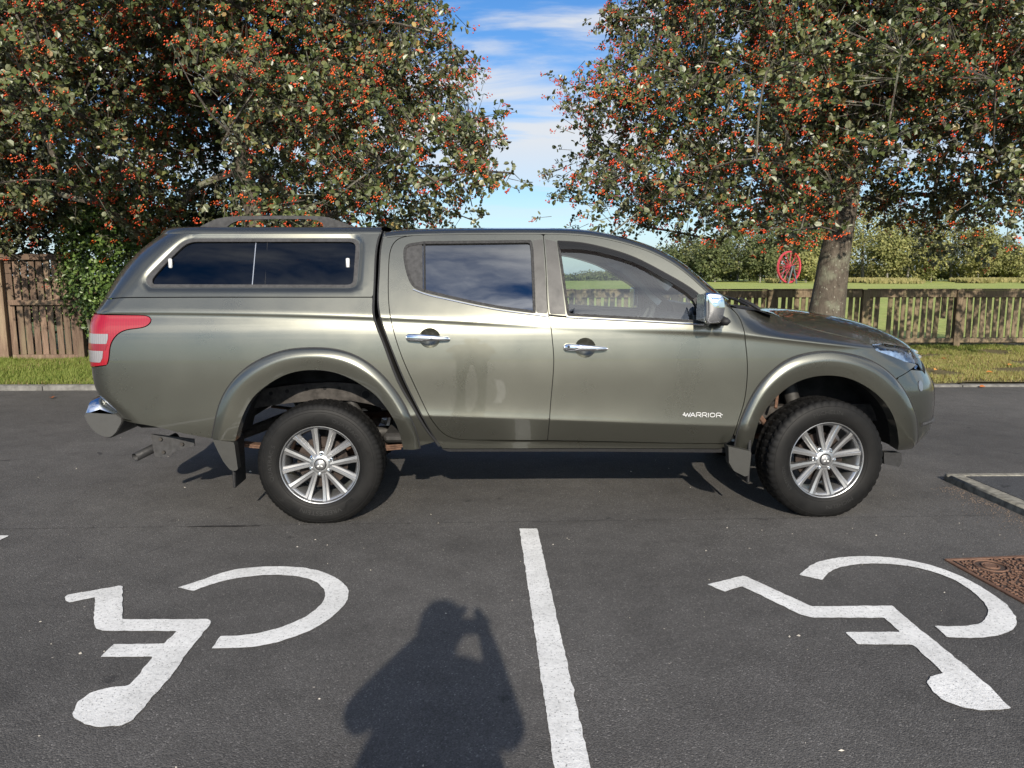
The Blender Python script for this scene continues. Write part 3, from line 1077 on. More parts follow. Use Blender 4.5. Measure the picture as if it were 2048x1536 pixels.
def sheet(name, rows, mat, v_n=10, bul=None, crown=None):
    r = I[rows]; out = []
    for v in np.linspace(1, 0, v_n):
        p = r.copy(); p[:, 1] = TY + (r[:, 1] - TY) * v
        p[:, 0] += bul * (1 - v * v); p[:, 2] += crown * (1 - v * v)
        out.append(p)
    V = np.concatenate(out); n = len(r)
    q = np.array([[i * n + j, i * n + j + 1, (i + 1) * n + j + 1, (i + 1) * n + j] for i in range(v_n - 1) for j in range(n - 1)])
    return put(name, V, q, mat, TRUCK, True)


kx = np.searchsorted(Ee[:, 0], 0.98)
ii = np.arange(n)
bul_all = np.interp(Ee[:, 0], [-0.6, 0.5, 0.98, 1.55], [0, 0, 0.07, 0.20])
cr_all = np.interp(Ee[:, 0], [-0.6, 0.98, 1.55], [0.03, 0.03, 0.01])
sheet('cab_roof', ii[:kx + 1], 'body_paint', 10, bul_all[:kx + 1], cr_all[:kx + 1])
sheet('windscreen', ii[kx:], 'glass_front', 10, bul_all[kx:], cr_all[kx:])
# cab back upper wall with the rear screen
cw = gap_cab[gap_cab[:, 1] >= 1.20]
P, _ = body(cw, -0.004)
Q = P.copy(); Q[:, 1] = TY
put('cab_back_wall', np.concatenate([P, P * [1, 0, 1] + [0.0, 0, 0] + np.stack([0 * P[:, 0], TY + (P[:, 1] - TY) * 0.72, 0 * P[:, 0]], -1)]),
    np.array([[k, k + 1, len(P) + k + 1, len(P) + k] for k in range(len(P) - 1)]), 'well_black', TRUCK, True)

# ---- bonnet
zr = 1.205
u_n, v_n = 30, 16
su = resample(bon_side, u_n)
S0, SN = body(su - np.array([0, 0.0]), 0.0)
S0 = S0 + np.array([0.0, 0.004, 0.003])
fl_sz = np.concatenate([hl_top, [(s_front(1.0, 1.0), 0.99), (s_front(0.985, 1.3), 0.985), (s_front(0.985), 0.985)]])
fl_sz = smooth_line(fl_sz, v_n)
F0, _ = body(fl_sz, 0.002)
cxl = np.linspace(1.80, F0[-1, 0], u_n)
tz = np.linspace(0, 1, u_n)
cz = F0[-1, 2] + (1.225 - F0[-1, 2]) * (1 - tz ** 2.6) ** 0.75 + 0.0
C0 = np.stack([cxl, 0 * cxl + TY, cz], -1)
vv = np.linspace(0, 1, v_n)
R0 = S0[0] * (1 - vv)[:, None] + C0[0] * vv[:, None]
R0[:, 2] = S0[0, 2] + (C0[0, 2] - S0[0, 2]) * (1 - (1 - vv) ** 2.2)
R0[:, 0] = S0[0, 0] + (C0[0, 0] - S0[0, 0]) * (1 - (1 - vv) ** 2)
U, Vv = tz[:, None, None], vv[None, :, None]
G = (1 - Vv) * S0[:, None] + Vv * C0[:, None] + (1 - U) * R0[None] + U * F0[None] \
    - ((1 - U) * (1 - Vv) * S0[0] + U * (1 - Vv) * S0[-1] + (1 - U) * Vv * C0[0] + U * Vv * C0[-1])
G[:, :, 2] += (0.022 * np.sin(PI * np.clip(tz, 0, 1)) ** 0.8)[:, None] * (np.sin(PI * np.clip(vv * 1.0, 0, 1)) ** 0.9)[None]
# fold the border down
top = G.reshape(-1, 3)
q = [[i * v_n + j, i * v_n + j + 1, (i + 1) * v_n + j + 1, (i + 1) * v_n + j] for i in range(u_n - 1) for j in range(v_n - 1)]
sk = np.concatenate([S0, F0[1:]]) - np.array([0, 0, 0.03])
idx = [i * v_n for i in range(u_n)] + [(u_n - 1) * v_n + j for j in range(1, v_n)]
k0 = len(top)
q += [[idx[k], idx[k + 1], k0 + k + 1, k0 + k][::-1] for k in range(len(idx) - 1)]
bn = put('bonnet', np.concatenate([top, sk]), np.array(q)[:, ::-1], 'body_paint', TRUCK, True)
for ob in bn: ob.data.set_sharp_from_angle(angle=R(45))
# cowl and wiper
cowl = []
for v in np.linspace(1, 0, 8):
    a = body(np.array([(1.60, 1.225)]), -0.01)[0][0]; 
    y = TY - 0.68 * v
    cowl.append([(1.50 + 0.20 * (1 - v * v), y, 1.262 - 0.02), (1.66 + 0.17 * (1 - v * v), y, 1.238), (1.76 + 0.10 * (1 - v * v), y, 1.205)])
cowl = np.array(cowl)
Vc = cowl.reshape(-1, 3)
put('windscreen_cowl', Vc, np.array([[i * 3 + j, (i + 1) * 3 + j, (i + 1) * 3 + j + 1, i * 3 + j + 1] for i in range(7) for j in range(2)]), 'plastic_black', TRUCK, True)
for yy, ln in ((-0.60, 0.55), (-0.02, 0.5)):
    m = MB().tube([(1.64, TY + yy, 1.262), (1.60, TY + yy + 0.12, 1.295), (1.56, TY + yy + ln, 1.33)], 0.009, 6)
    m.tube([(1.70, TY + yy - 0.03, 1.24), (1.66, TY + yy, 1.268), (1.62, TY + yy + 0.1, 1.30)], 0.012, 6)
    m.build('wiper', 'plastic_black', TRUCK, True, loc=TOFF)

# ---- head light, bumper, grille
hl_poly = np.concatenate([hl_top, hl_front, hl_bot])
panel('head_light', hl_poly, 'lens_head', off=0.003, gap=0.001, depth=0.01, crease=False, grid=0.02, step=0.008)
hl = panel('lamp_bowl', hl_poly, 'lamp_sky_tint', off=-0.012, gap=0.003, depth=0.0, crease=False, grid=0.015, step=0.008,
           offfun=lambda v: -0.02 + 0.014 * np.sin(v[:, 0] * 90) * np.sin(v[:, 1] * 160))
for th, zz_, r in ((0.80, 0.985, 0.035), (0.98, 0.965, 0.032)):
    c, nn = body(np.array([(s_front(zz_, th), zz_)]), -0.045)
    for far in (0, 1):
        cc = mirror_y(c)[0] if far else c[0]
        link('projector_lens', MB().lathe([(0.001, 0.014), (r * 0.6, 0.011), (r, 0.0), (r * 1.1, -0.012)], 20, 'x', cc).mesh('projector_lens', 'chrome', True), TRUCK, TOFF)
zb = [(s, z) for s, z in []]
bump_side = flm[44:][::1]
zlow = 0.435
bp_poly = np.concatenate([seam_b[::-1], hl_bot[:1], pl([(1850, 748)]),
                          [(s_front(0.90, 1.0), 0.90), (s_front(0.90), 0.90)], [(s_front(zlow), zlow)], [(s_front(zlow, 0.9), zlow)],
                          pl([(1843, 889)]), flm[46:][::-1]])
panel('front_bumper', bp_poly, 'body_paint', crease=False, depth=0.03)
gr_poly = np.array([(s_front(0.905, 1.02), 0.905)] + [(s_front(z, 1.02), z) for z in np.linspace(0.905, 0.965, 5)] + [(s_front(0.968), 0.968), (s_front(0.905), 0.905)])
panel('grille', gr_poly, 'plastic_black', off=-0.004, crease=False)
for z in (0.92, 0.95):
    run = np.array([(s_front(z, t), z) for t in np.linspace(1.05, PI / 2, 14)])
    bead('grille_bar', run, 0.010, 'chrome', 0.006)
fog = sz_of([(1841, 772)])[0]
panel('fog_light', ellipse(fog, 0.022, 0.034, 24), 'lens_fog', off=0.004, gap=0, crease=False, grid=0.02, depth=0.008)
lower = np.array([(s_front(z, 0.92), z) for z in np.linspace(0.50, 0.78, 8)] + [(s_front(0.80, 1.1), 0.80), (s_front(0.80), 0.80), (s_front(0.5), 0.5)])
panel('lower_grille', lower, 'plastic_black', off=0.003, gap=0, depth=0.01, crease=False)
skid = [(1821, 868), (1862, 853)]
a = sz_of([(1838, 857)])[0]
run = np.array([(s_front(0.535, t), 0.535) for t in np.linspace(0.62, PI / 2, 30)])
bead('bumper_step', run, 0.012, 'trim_grey', 0.002)

# ---- lettering on the front door: strokes
def stroke_word(name, polys, origin_px, end_px, hgt, mat, r=0.0019, off=0.003):
    a, b = sz_of([origin_px, end_px]); L = polys[-1]
    ux = (b - a) / L
    up = np.array([-ux[1], ux[0]]) / np.linalg.norm(ux) * hgt
    for sidefar in (0, 1):
        m = MB()
        for st in polys[:-1]:
            st = np.asarray(st, float)
            if sidefar: st = st * [-1, 1] + [L, 0]
            c = a + st[:, :1] * ux + st[:, 1:] * up
            P, _ = body(resample(c, step=0.006), off * 0.3)
            m.tube(mirror_y(P) if sidefar else P, r, 5)
        m.build(name, mat, front_door[sidefar], False)


def R_(x): return [[(x, 0), (x, 1), (x + .72, 1), (x + .85, .85), (x + .85, .6), (x + .7, .45), (x + .12, .45)], [(x + .5, .45), (x + .9, 0)]]
W_ = [[(0.0, .62), (.28, .62)], [(-.1, .5), (0.28, .3)], [(.2, 1), (.5, 0), (.78, .85), (1.06, 0), (1.36, 1)]]
A_ = [[(1.35, 0), (1.8, 1), (2.25, 0)], [(1.6, .35), (2.0, .35)]]
wd = W_ + A_ + R_(2.45) + R_(3.55) + [[(4.7, 0), (4.7, 1)], [(5.15, .15), (5.02, .35), (5.02, .7), (5.2, .95), (5.7, .95), (5.9, .7), (5.9, .35), (5.72, .1), (5.2, .1), (5.1, .2)]] + R_(6.2) + [[(7.12, .62), (7.35, .62)]] + [7.35]
stroke_word('door_lettering', wd, (1366, 833.5), (1445, 835), 0.026, 'badge_silver')

# ---- handles
def handle(px0, px1, pyc, cup, door):
    P, F = [], []
    # cup
    rr = np.linspace(0, 1, 7); aa = np.arange(28) * 2 * PI / 28
    pts = [(cup[0], cup[1])]; o = [-0.030]
    for r_ in rr[1:]:
        for a in aa:
            pts.append((cup[0] + 0.0605 * r_ * math.cos(a), cup[1] + 0.0575 * r_ * math.sin(a))); o.append(-0.030 * (1 - r_ ** 2.5) - 0.001)
    V, _ = body(np.array(pts), np.array(o))
    t = [[0, 1 + j, 1 + (j + 1) % 28] for j in range(28)]
    q = [[1 + k * 28 + j, 1 + (k + 1) * 28 + j, 1 + (k + 1) * 28 + (j + 1) % 28, 1 + k * 28 + (j + 1) % 28] for k in range(5) for j in range(28)]
    put('handle_cup', V, [np.array(t), np.array(q)], 'body_paint', door, True)
    a, b = sz_of([px0, px1])
    n = 22; ring = []
    for k in range(n):
        u = k / (n - 1)
        c = a + (b - a) * u
        off = 0.012 + 0.026 * math.sin(PI * min(1, max(0, u))) ** 0.6
        hh = (0.0205 if u < 0.24 else 0.0205 - 0.008 * sstep(0.24, 0.95, u)) * (min(1, (u + 0.012) / 0.05) ** 0.5) * (min(1, (1.012 - u) / 0.06) ** 0.5)
        for j in range(12):
            an = 2 * PI * j / 12
            sq = abs(math.cos(an)) ** 0.75 * math.copysign(1, math.cos(an))
            ring.append(((c[0], c[1] + hh * sq), off + 0.011 * math.sin(an)))
    V, _ = body(np.array([r_[0] for r_ in ring]), np.array([r_[1] for r_ in ring]))
    q = [[k * 12 + j, k * 12 + (j + 1) % 12, (k + 1) * 12 + (j + 1) % 12, (k + 1) * 12 + j] for k in range(n - 1) for j in range(12)]
    c0 = [list(range(12)), [(n - 1) * 12 + j for j in range(12)][::-1]]
    hs = put('door_handle', V, [np.array(q), np.array(c0)], 'chrome', door, True)
    return hs


handle((812.5, 675), (900.5, 678), 0, cup_r, rear_door)
handle((1127, 694.5), (1213.5, 697.5), 0, cup_f, front_door)
lk = sz_of([(1136, 693.5)])[0]
Pk, Nk = body(lk, 0.036)
link('key_lock', MB().lathe([(0.001, -0.003), (0.007, -0.003), (0.008, 0)], 12, 'y', Pk).mesh('key_lock', 'plastic_black', True), front_door[0])

# ---- mirror
def mirror(far):
    m = MB()
    # housing: rounded block, narrower towards the nose, standing clear of the door
    yb = TY - 1.065; y0 = TY - 0.885
    prof = [(1412, 588), (1418, 584.5), (1443, 587), (1449, 597), (1451, 616), (1447.5, 635), (1440, 646.5), (1414, 649), (1410.5, 636), (1410.5, 600)]
    loop = np.array([at_y(px, py, yb)[[0, 2]] for px, py in prof])
    loop = resample(np.concatenate([smooth_line(np.concatenate([loop, loop[:1]]), 60)[:-1]]), 44, closed=True) if False else resample(loop, 44, closed=True)
    c = loop.mean(0)
    layers = [(yb - 0.006, 0.86), (yb - 0.003, 0.93), (yb + 0.006, 0.985), (yb + 0.02, 1.0), (yb + 0.12, 1.0), (y0 - 0.012, 0.93), (y0, 0.82)]
    V = []
    for y, s in layers:
        for p in loop:
            q = c + (p - c) * s; V.append((q[0] + (0.02 if y > yb + 0.1 else 0), y, q[1]))
    V = np.array(V); n = len(loop)
    q = [[k * n + j, k * n + (j + 1) % n, (k + 1) * n + (j + 1) % n, (k + 1) * n + j] for k in range(len(layers) - 1) for j in range(n)]
    cc = np.array([[c[0], yb - 0.010, c[1]], [c[0] + 0.02, y0, c[1]]])
    t = [[len(V), (j + 1) % n, j] for j in range(n)] + [[len(V) + 1, (len(layers) - 1) * n + j, (len(layers) - 1) * n + (j + 1) % n] for j in range(n)]
    VV = np.concatenate([V, cc])
    VV = mirror_y(VV) if far else VV
    me = fix_normals(mesh_np('door_mirror', VV, [np.array(q), np.array(t)], 'chrome', True))
    h = link('door_mirror', me, TRUCK, TOFF)
    f0 = at_y(1446, 640, TY - 0.95)
    a = MB().box(f0 + [0.0, 0.03, -0.006], (0.055, 0.20, 0.045), 0.018)
    a.tube([f0 + [0.0, 0.14, -0.005], f0 + [0.012, 0.05, -0.008], f0 + [-0.01, -0.04, -0.008]], [0.03, 0.03, 0.022], 10)
    V, F = a.arrays(); V = mirror_y(V) if far else V
    link('mirror_arm', fix_normals(mesh_np('mirror_arm', V, F, 'plastic_black', True)), h)
    g = MB().box((loop[:, 0].min() + 0.004, TY - 0.972, c[1]), (0.006, 0.15, 0.15), 0.002)
    V, F = g.arrays(); V = mirror_y(V) if far else V
    link('mirror_glass', mesh_np('mirror_glass', V, F, 'lamp_reflector', False), h)


mirror(0); mirror(1)

# ---- roof rails of the canopy
def rail(yc, far):
    outp = np.array([at_y(px, py, yc)[[0, 2]] for px, py in [(395, 459), (404, 452), (432, 438.5), (455, 434), (480, 432.5), (560, 431.5), (640, 432.5), (658, 435), (690, 446), (716, 457.5)]])
    inn = np.array([at_y(px, py, yc)[[0, 2]] for px, py in [(450, 459), (455, 454), (466, 446), (480, 441), (510, 439), (560, 438.5), (615, 438.5), (636, 441), (646, 446), (648, 452), (646, 459)]])
    V = []; m = MB()
    poly = np.concatenate([outp, inn[::-1]])
    v, f = triangulate(resample(poly, step=0.02, closed=True), (), 0.05, None)
    n = len(v)
    th = 0.014
    A = np.stack([v[:, 0], 0 * v[:, 0] + yc - th, v[:, 1]], -1); B = A + [0, 2 * th, 0]
    e = np.concatenate([f[:, [0, 1]], f[:, [1, 2]], f[:, [2, 0]]]); key = np.sort(e, 1)
    _, inv, cnt = np.unique(key, axis=0, return_inverse=True, return_counts=True); be = e[cnt[inv.ravel()] == 1]
    me = mesh_np('roof_bar', np.concatenate([A, B]), [f, f[:, ::-1] + n, np.concatenate([be, be[:, ::-1] + n], 1)], 'trim_grey', False)
    fix_normals(me)
    link('canopy_rail', me, TRUCK, TOFF)


rail(TY - 0.50, 0); rail(TY + 0.50, 1)
xs0 = at_y(343, 458, TY - 0.50)[0]; xs1 = at_y(400, 458, TY - 0.50)[0]
m = MB().box(((xs0 + xs1) / 2, TY, at_y(370, 457.5, TY - 0.5)[2]), (xs1 - xs0, 1.0, 0.014), 0.005); m.build('rear_spoiler', 'trim_grey', TRUCK, loc=TOFF)

# ---- rear bumper step, chrome top and grey end
def loft_end(name, pix, y0, y1, mat, inx=0.0, shrink=0.92, inset_y=0.02, slope=False):
    a = np.array([at_y(px, py, y0)[[0, 2]] for px, py in pix])
    a = resample(a, step=0.02, closed=True)
    c = a.mean(0)
    lay = [(y0 + 0.0, shrink), (y0 + inset_y * 0.35, 0.97), (y0 + inset_y, 1.0), (y1, 1.0)]
    if slope: lay = [(y0, 0.12), (y0 + 0.012, 0.45), (y0 + 0.035, 0.75), (y0 + 0.075, 0.93), (y0 + 0.12, 1.0), (y1, 1.0)]
    zm = np.array([np.interp(p[0], [a[:, 0].min(), a[:, 0].max()], [a[a[:, 0].argmin(), 1] - 0.01, a[a[:, 0].argmax(), 1]]) for p in a])
    if slope: V = np.array([(p[0], y, (b_ + (p[1] - b_) * s) if p[1] > b_ else p[1]) for y, s in lay for p, b_ in zip(a, zm)]); n = len(a)
    else: V = np.array([(c[0] + (p[0] - c[0]) * s, y, c[1] + (p[1] - c[1]) * s) for y, s in lay for p in a]); n = len(a)
    q = [[k * n + j, k * n + (j + 1) % n, (k + 1) * n + (j + 1) % n, (k + 1) * n + j] for k in range(len(lay) - 1) for j in range(n)]
    VV = np.concatenate([V, [[c[0], y0, c[1]], [c[0], y1, c[1]]]])
    t = [[len(V), (j + 1) % n, j] for j in range(n)] + [[len(V) + 1, (len(lay) - 1) * n + j, (len(lay) - 1) * n + (j + 1) % n] for j in range(n)]
    me = fix_normals(mesh_np(name, VV, [np.array(q), np.array(t)], mat, True))
    me.set_sharp_from_angle(angle=R(35))
    return link(name, me, TRUCK, TOFF)


yn, yf = TY - 0.80, TY + 0.80
loft_end('bumper_end', [(165, 829), (172, 824), (233, 828), (245, 836), (246, 844), (234, 866), (222, 877), (208, 876), (190, 867), (176, 852), (168, 838)], yn, yf, 'bumper_grey')
loft_end('bumper_step_top', [(168, 827), (172, 800), (182, 796), (193, 796), (200, 805), (222, 818), (240, 832), (226, 831), (190, 829)], yn + 0.004, yf - 0.004, 'satin_chrome', slope=True)

# ---- mud flaps
def flap(name, pix, y0, mat, thick=0.02, both=True):
    a = np.array([at_y(px, py, y0) for px, py in pix])
    a = resample(a, step=0.02, closed=True)
    for far in ((0, 1) if both else (0,)):
        m = MB().prism(a, (0.0, 0.06, 0)); V, F = m.arrays()
        V2 = V.copy()
        V2 = mirror_y(V2) if far else V2
        link(name, fix_normals(mesh_np(name, V2, F, mat, False)), TRUCK, TOFF)


flap('mud_flap', [(425, 879), (468.6, 885.5), (471, 905), (476, 941), (462, 942), (447, 924), (437, 905), (428, 886)], TY - 0.895, 'flap_shade')
flap('mud_flap', [(1457, 893), (1503, 903), (1500, 930), (1497, 951), (1490, 953), (1468, 942), (1458, 925)], TY - 0.895, 'flap_shade')
mm = MB()
for far in (0, 1):
    s_ = 1 if far else -1
    for (x0, x1, zt, zb_) in ((-1.46, -1.44, 0.50, 0.215), (1.585, 1.60, 0.50, 0.21)):
        MB().box(((x0 + x1) / 2, TY + s_ * 0.76, (zt + zb_) / 2), (0.018, 0.20, zt - zb_), 0.006).build('rubber_flap', 'rubber', TRUCK, True, loc=TOFF)
flap('air_dam', [(1768, 905), (1803, 906), (1804, 921), (1800, 934), (1768, 928)], TY - 0.70, 'plastic_black')
# ------------------------------------------------------------------ wheels
TR, HUBZ = 0.366, 0.350


def glyph_mesh(text, size=1.0):
    cu = bpy.data.curves.new('glyphs', 'FONT'); cu.body = text; cu.size = size; cu.align_x = 'CENTER'
    cu.resolution_u = 2
    ob = bpy.data.objects.new('glyphs', cu); COL.objects.link(ob)
    dg = bpy.context.evaluated_depsgraph_get()
    me = ob.evaluated_get(dg).to_mesh()
    V = np.array([tuple(v.co) for v in me.vertices]); F = [tuple(p.vertices) for p in me.polygons]
    ob.evaluated_get(dg).to_mesh_clear()
    bpy.data.objects.remove(ob); bpy.data.curves.remove(cu)
    return V, F


# sidewall: (radius, y) with the outer face towards -y
WALL = [(0.222, -0.098), (0.228, -0.104), (0.236, -0.110), (0.246, -0.1165), (0.262, -0.121), (0.285, -0.1235), (0.305, -0.1225), (0.322, -0.119), (0.337, -0.113), (0.350, -0.1045)]


def tyre_mesh(kind):
    n = 288
    prof = WALL + [(0.3575, -0.0985), (0.361, -0.092), (0.3645, -0.080), (0.3655, -0.066), (0.366, -0.064), (0.366, -0.040), (0.366, -0.038), (0.366, -0.014), (0.366, -0.011),
                   (0.366, 0.011), (0.366, 0.014), (0.366, 0.038), (0.366, 0.040), (0.366, 0.064), (0.3655, 0.066), (0.3645, 0.080), (0.361, 0.092), (0.3575, 0.0985)] + [(r, -y) for r, y in WALL[::-1]]
    p = np.array(prof); m = len(p)
    a = np.arange(n) * 2 * PI / n
    rad = np.repeat(p[:, :1], n, 1); yy = np.repeat(p[:, 1:], n, 1)
    k = np.arange(n)
    for i in range(m):
        y = p[i, 1]; ay = abs(y)
        if p[i, 0] < 0.345: continue
        if 0.039 < ay < 0.064 and kind: pass
        if ay >= 0.066 or p[i, 0] < 0.362:                     # shoulder blocks
            ph = 0 if y < 0 else 3
            per = 6 if kind else 4
            g = ((k + ph + (2 if (kind and ay < 0.09) else 0)) % per) < (2 if kind else 1)
            rad[i, g] -= 0.0045 if kind else 0.0035
        elif ay in (0.040, 0.038, 0.014, 0.011) and False:
            pass
        else:
            per = 6
            sh = int(round(y * 220))
            g = ((k + sh) % per) < 2
            rad[i, g] -= 0.005
            yy[i] += 0.004 * np.where((k // 3) % 2, 1, -1)
    for i in range(m):                                        # circumferential grooves
        if abs(abs(p[i, 1]) - 0.039) < 0.0012 or abs(abs(p[i, 1]) - 0.065) < 0.0012: rad[i] -= 0.008
    V = np.stack([rad * np.cos(a), yy, rad * np.sin(a)], -1).reshape(-1, 3)
    q = np.array([[i * n + j, i * n + (j + 1) % n, (i + 1) * n + (j + 1) % n, (i + 1) * n + j] for i in range(m - 1) for j in range(n)])[:, ::-1]
    return V, q


def settle(V, rot):
    """flatten the foot of the tyre on the ground (rot: the wheel's roll angle)"""
    c, s = math.cos(rot), math.sin(rot)
    X = V[:, 0] * c + V[:, 2] * s; Z = -V[:, 0] * s + V[:, 2] * c
    low = Z < -HUBZ + 0.03
    b = sstep(-0.26, -0.34, Z)
    Y = V[:, 1] * (1 + 0.055 * b)
    Z = np.maximum(Z, -HUBZ + 0.001)
    return np.stack([X * c - Z * s, Y, X * s + Z * c], -1)


def wall_y(r):
    w = np.array(WALL); return np.interp(r, w[:, 0], w[:, 1])


def arc_text(text, r0, size, ang, flip=False, sx=1.0):
    V, F = glyph_mesh(text, size)
    x, y = V[:, 0] * sx, V[:, 1]
    if flip: r = r0 + size * 0.7 - y; a = ang + x / (r0 + size * 0.35)
    else: r = r0 + y; a = ang - x / (r0 + size * 0.35)
    P = np.stack([r * np.cos(a), wall_y(r) - 0.0016, r * np.sin(a)], -1)
    return P, F


simple('tyre_letter', (0.022, 0.022, 0.022), 0.6, Specular_IOR_Level=0.2)


def spoke_mesh():
    """one spoke of the first lug, pointing up; cross-section with a groove"""
    st = []
    # u 0..1 hub->rim
    for u in np.linspace(0, 1, 9):
        pa = np.array([0.050 * math.sin(R(27)), 0.050 * math.cos(R(27))]); pb = np.array([0.222 * math.sin(R(14.5)), 0.222 * math.cos(R(14.5))])
        pc = pa + (pb - pa) * u; r = math.hypot(*pc); an = math.atan2(pc[0], pc[1])
        w = 0.0165 + 0.0050 * u + (0.005 * sstep(0.85, 1, u))
        yface = -0.083 + 0.016 * math.sin(PI * u) * 0.4 - 0.010 * u
        dep = 0.034 - 0.012 * u
        c, s = math.cos(an), math.sin(an)
        ctr = np.array([r * s, 0, r * c]); sd = np.array([c, 0, -s])
        for t, yo in ((-1, dep), (-1, 0.010), (-0.86, 0.001), (-0.10, 0.0), (0.0, 0.0015), (0.18, 0.0075), (0.80, 0.009), (1, 0.014), (1, dep)):
            q = ctr + sd * (w * t); st.append((q[0], yface + yo, q[2]))
    V = np.array(st); k = 9
    q = np.array([[i * k + j, i * k + j + 1, (i + 1) * k + j + 1, (i + 1) * k + j] for i in range(8) for j in range(k - 1)])
    return V, q


def make_wheel(x, ynear, far, kind, roll, steer=0.0):
    rot = (0, roll, 0) if False else None
    mrim = MB()
    mrim.lathe([(0.2335, -0.098), (0.2335, -0.106), (0.2300, -0.109), (0.2265, -0.107), (0.2215, -0.094), (0.2200, -0.085), (0.212, -0.080), (0.205, -0.062), (0.197, -0.02), (0.195, 0.06), (0.205, 0.098), (0.228, 0.105)], 96)
    base = link('wheel', mrim.mesh('wheel', 'alloy', True), TRUCK,
                (x - 0.3, (ynear if not far else 2 * TY - ynear) - TY, HUBZ))
    base.rotation_euler = (0, 0, steer + (PI if far else 0))
    V, q = tyre_mesh(kind)
    V = settle(V, 0.0)
    ty = link('tyre', mesh_np('tyre', V, q, 'tyre', True), base)
    ty.data.set_sharp_from_angle(angle=R(28))
    # hub
    hub = MB().lathe([(0.0005, -0.072), (0.034, -0.072), (0.036, -0.088), (0.046, -0.088), (0.060, -0.080), (0.074, -0.064), (0.078, -0.040)], 48)
    link('hub', hub.mesh('hub', 'alloy', True), base)
    cap = MB().lathe([(0.0005, -0.0985), (0.024, -0.0975), (0.030, -0.094), (0.033, -0.084)], 32)
    link('centre_cap', cap.mesh('centre_cap', 'alloy_dark', True), base)
    em = MB()
    for k in range(3):
        an = R(90 + roll * 0) + k * 2 * PI / 3 + math.radians(0)
        d = np.array([math.cos(an), 0, math.sin(an)]); s = np.array([-math.sin(an), 0, math.cos(an)])
        L, w = 0.0215, 0.0062
        poly = np.array([d * 0.0012, d * L / 2 + s * w, d * L, d * L / 2 - s * w]) + [0, -0.0982, 0]
        em.prism(poly, (0, -0.002, 0))
    link('cap_emblem', fix_normals(em.mesh('cap_emblem', 'sticker_white')), base)
    SV, SF = spoke_mesh()
    a0 = math.radians(roll)
    for k in range(6):
        for mirr in (0, 1):
            v = SV.copy(); f = SF
            if mirr: v[:, 0] *= -1; f = SF[:, ::-1]
            an = a0 + k * PI / 3
            c, s = math.cos(an), math.sin(an)
            v = np.stack([v[:, 0] * c + v[:, 2] * s, v[:, 1], -v[:, 0] * s + v[:, 2] * c], -1)
            me = mesh_np('spoke', v, f, ['alloy', 'alloy_dark'], True, None, np.tile([1, 1, 0, 0, 0, 1, 1, 1], 8)); me.set_sharp_from_angle(angle=R(25))
            link('spoke', me, base)
        an = a0 + k * PI / 3
        p = (0.059 * math.sin(an), -0.078, 0.059 * math.cos(an))
        nut = MB().lathe([(0.0005, -0.0175), (0.006, -0.0165), (0.0105, -0.010), (0.0118, 0.004), (0.0165, 0.006)], 6 if False else 12, 'y', p)
        link('lug_nut', nut.mesh('lug_nut', 'chrome', True), base)
    disc = MB().lathe([(0.05, -0.028), (0.085, -0.026), (0.088, -0.012), (0.150, -0.012), (0.150, 0.012), (0.05, 0.012)], 48)
    link('brake_disc', disc.mesh('brake_disc', 'brake_rust', True), base)
    if not far:
        words = [('VREDESTEIN', 0.272, 0.036, -90, False), ('QUATRAC 5', 0.272, 0.032, 176, False), ('QUATRAC 5', 0.272, 0.030, 52, False)] if not kind else \
                [('MICHELIN', 0.285, 0.034, 94, False), ('MICHELIN', 0.274, 0.032, -72, False), ('LATITUDE', 0.272, 0.028, 200, False)]
        VV, FF, n0 = [], [], 0
        for tx, r0, sz, an, fl in words:
            P, F = arc_text(tx, r0, sz, math.radians(an), fl, 1.25)
            VV.append(P); FF += [tuple(i + n0 for i in f_) for f_ in F]; n0 += len(P)
        VV = settle(np.concatenate(VV), 0)
        VV[:, 1] -= 0.0012
        me = bpy.data.meshes.new('tyre_lettering'); me.from_pydata(VV.tolist(), [], FF); me.materials.append(MATS['tyre_letter'])
        link('tyre_lettering', me, base)
        rb = MB()
        rings_ = (0.252, 0.330) if kind else (0.250, 0.318, 0.334)
        for rr_ in rings_:
            aa = np.arange(96) * 2 * PI / 96
            rb.tube(settle(np.stack([rr_ * np.cos(aa), 0 * aa + wall_y(rr_), rr_ * np.sin(aa)], -1), 0), 0.0016, 5, closed=True)
        if not kind:
            for k in range(4):
                a1 = math.radians(-128 + k * 76)
                for dr in (0, 0.007, 0.014):
                    an = np.linspace(a1 - 0.34, a1 + 0.10, 12)
                    r1 = np.interp(np.linspace(0, 1, 12), [0, 0.4, 0.6, 1], [0.305, 0.305, 0.280, 0.280]) - dr
                    rb.tube(settle(np.stack([r1 * np.cos(an), wall_y(r1), r1 * np.sin(an)], -1), 0), 0.0014, 5)
        link('sidewall_ribs', rb.mesh('sidewall_ribs', 'tyre', True), base)
    return base


YW = TY - 0.765
make_wheel(WXR, YW, False, 0, 7.0)
make_wheel(WXF, YW, False, 1, 33.0, R(3.5))
make_wheel(WXR, YW, True, 0, 20.0)
make_wheel(WXF, YW, True, 1, 5.0, R(3.5))

# ------------------------------------------------------------------ chassis
def part(mb, name, mat, smooth=True): return mb.build(name, mat, TRUCK, smooth, loc=TOFF)


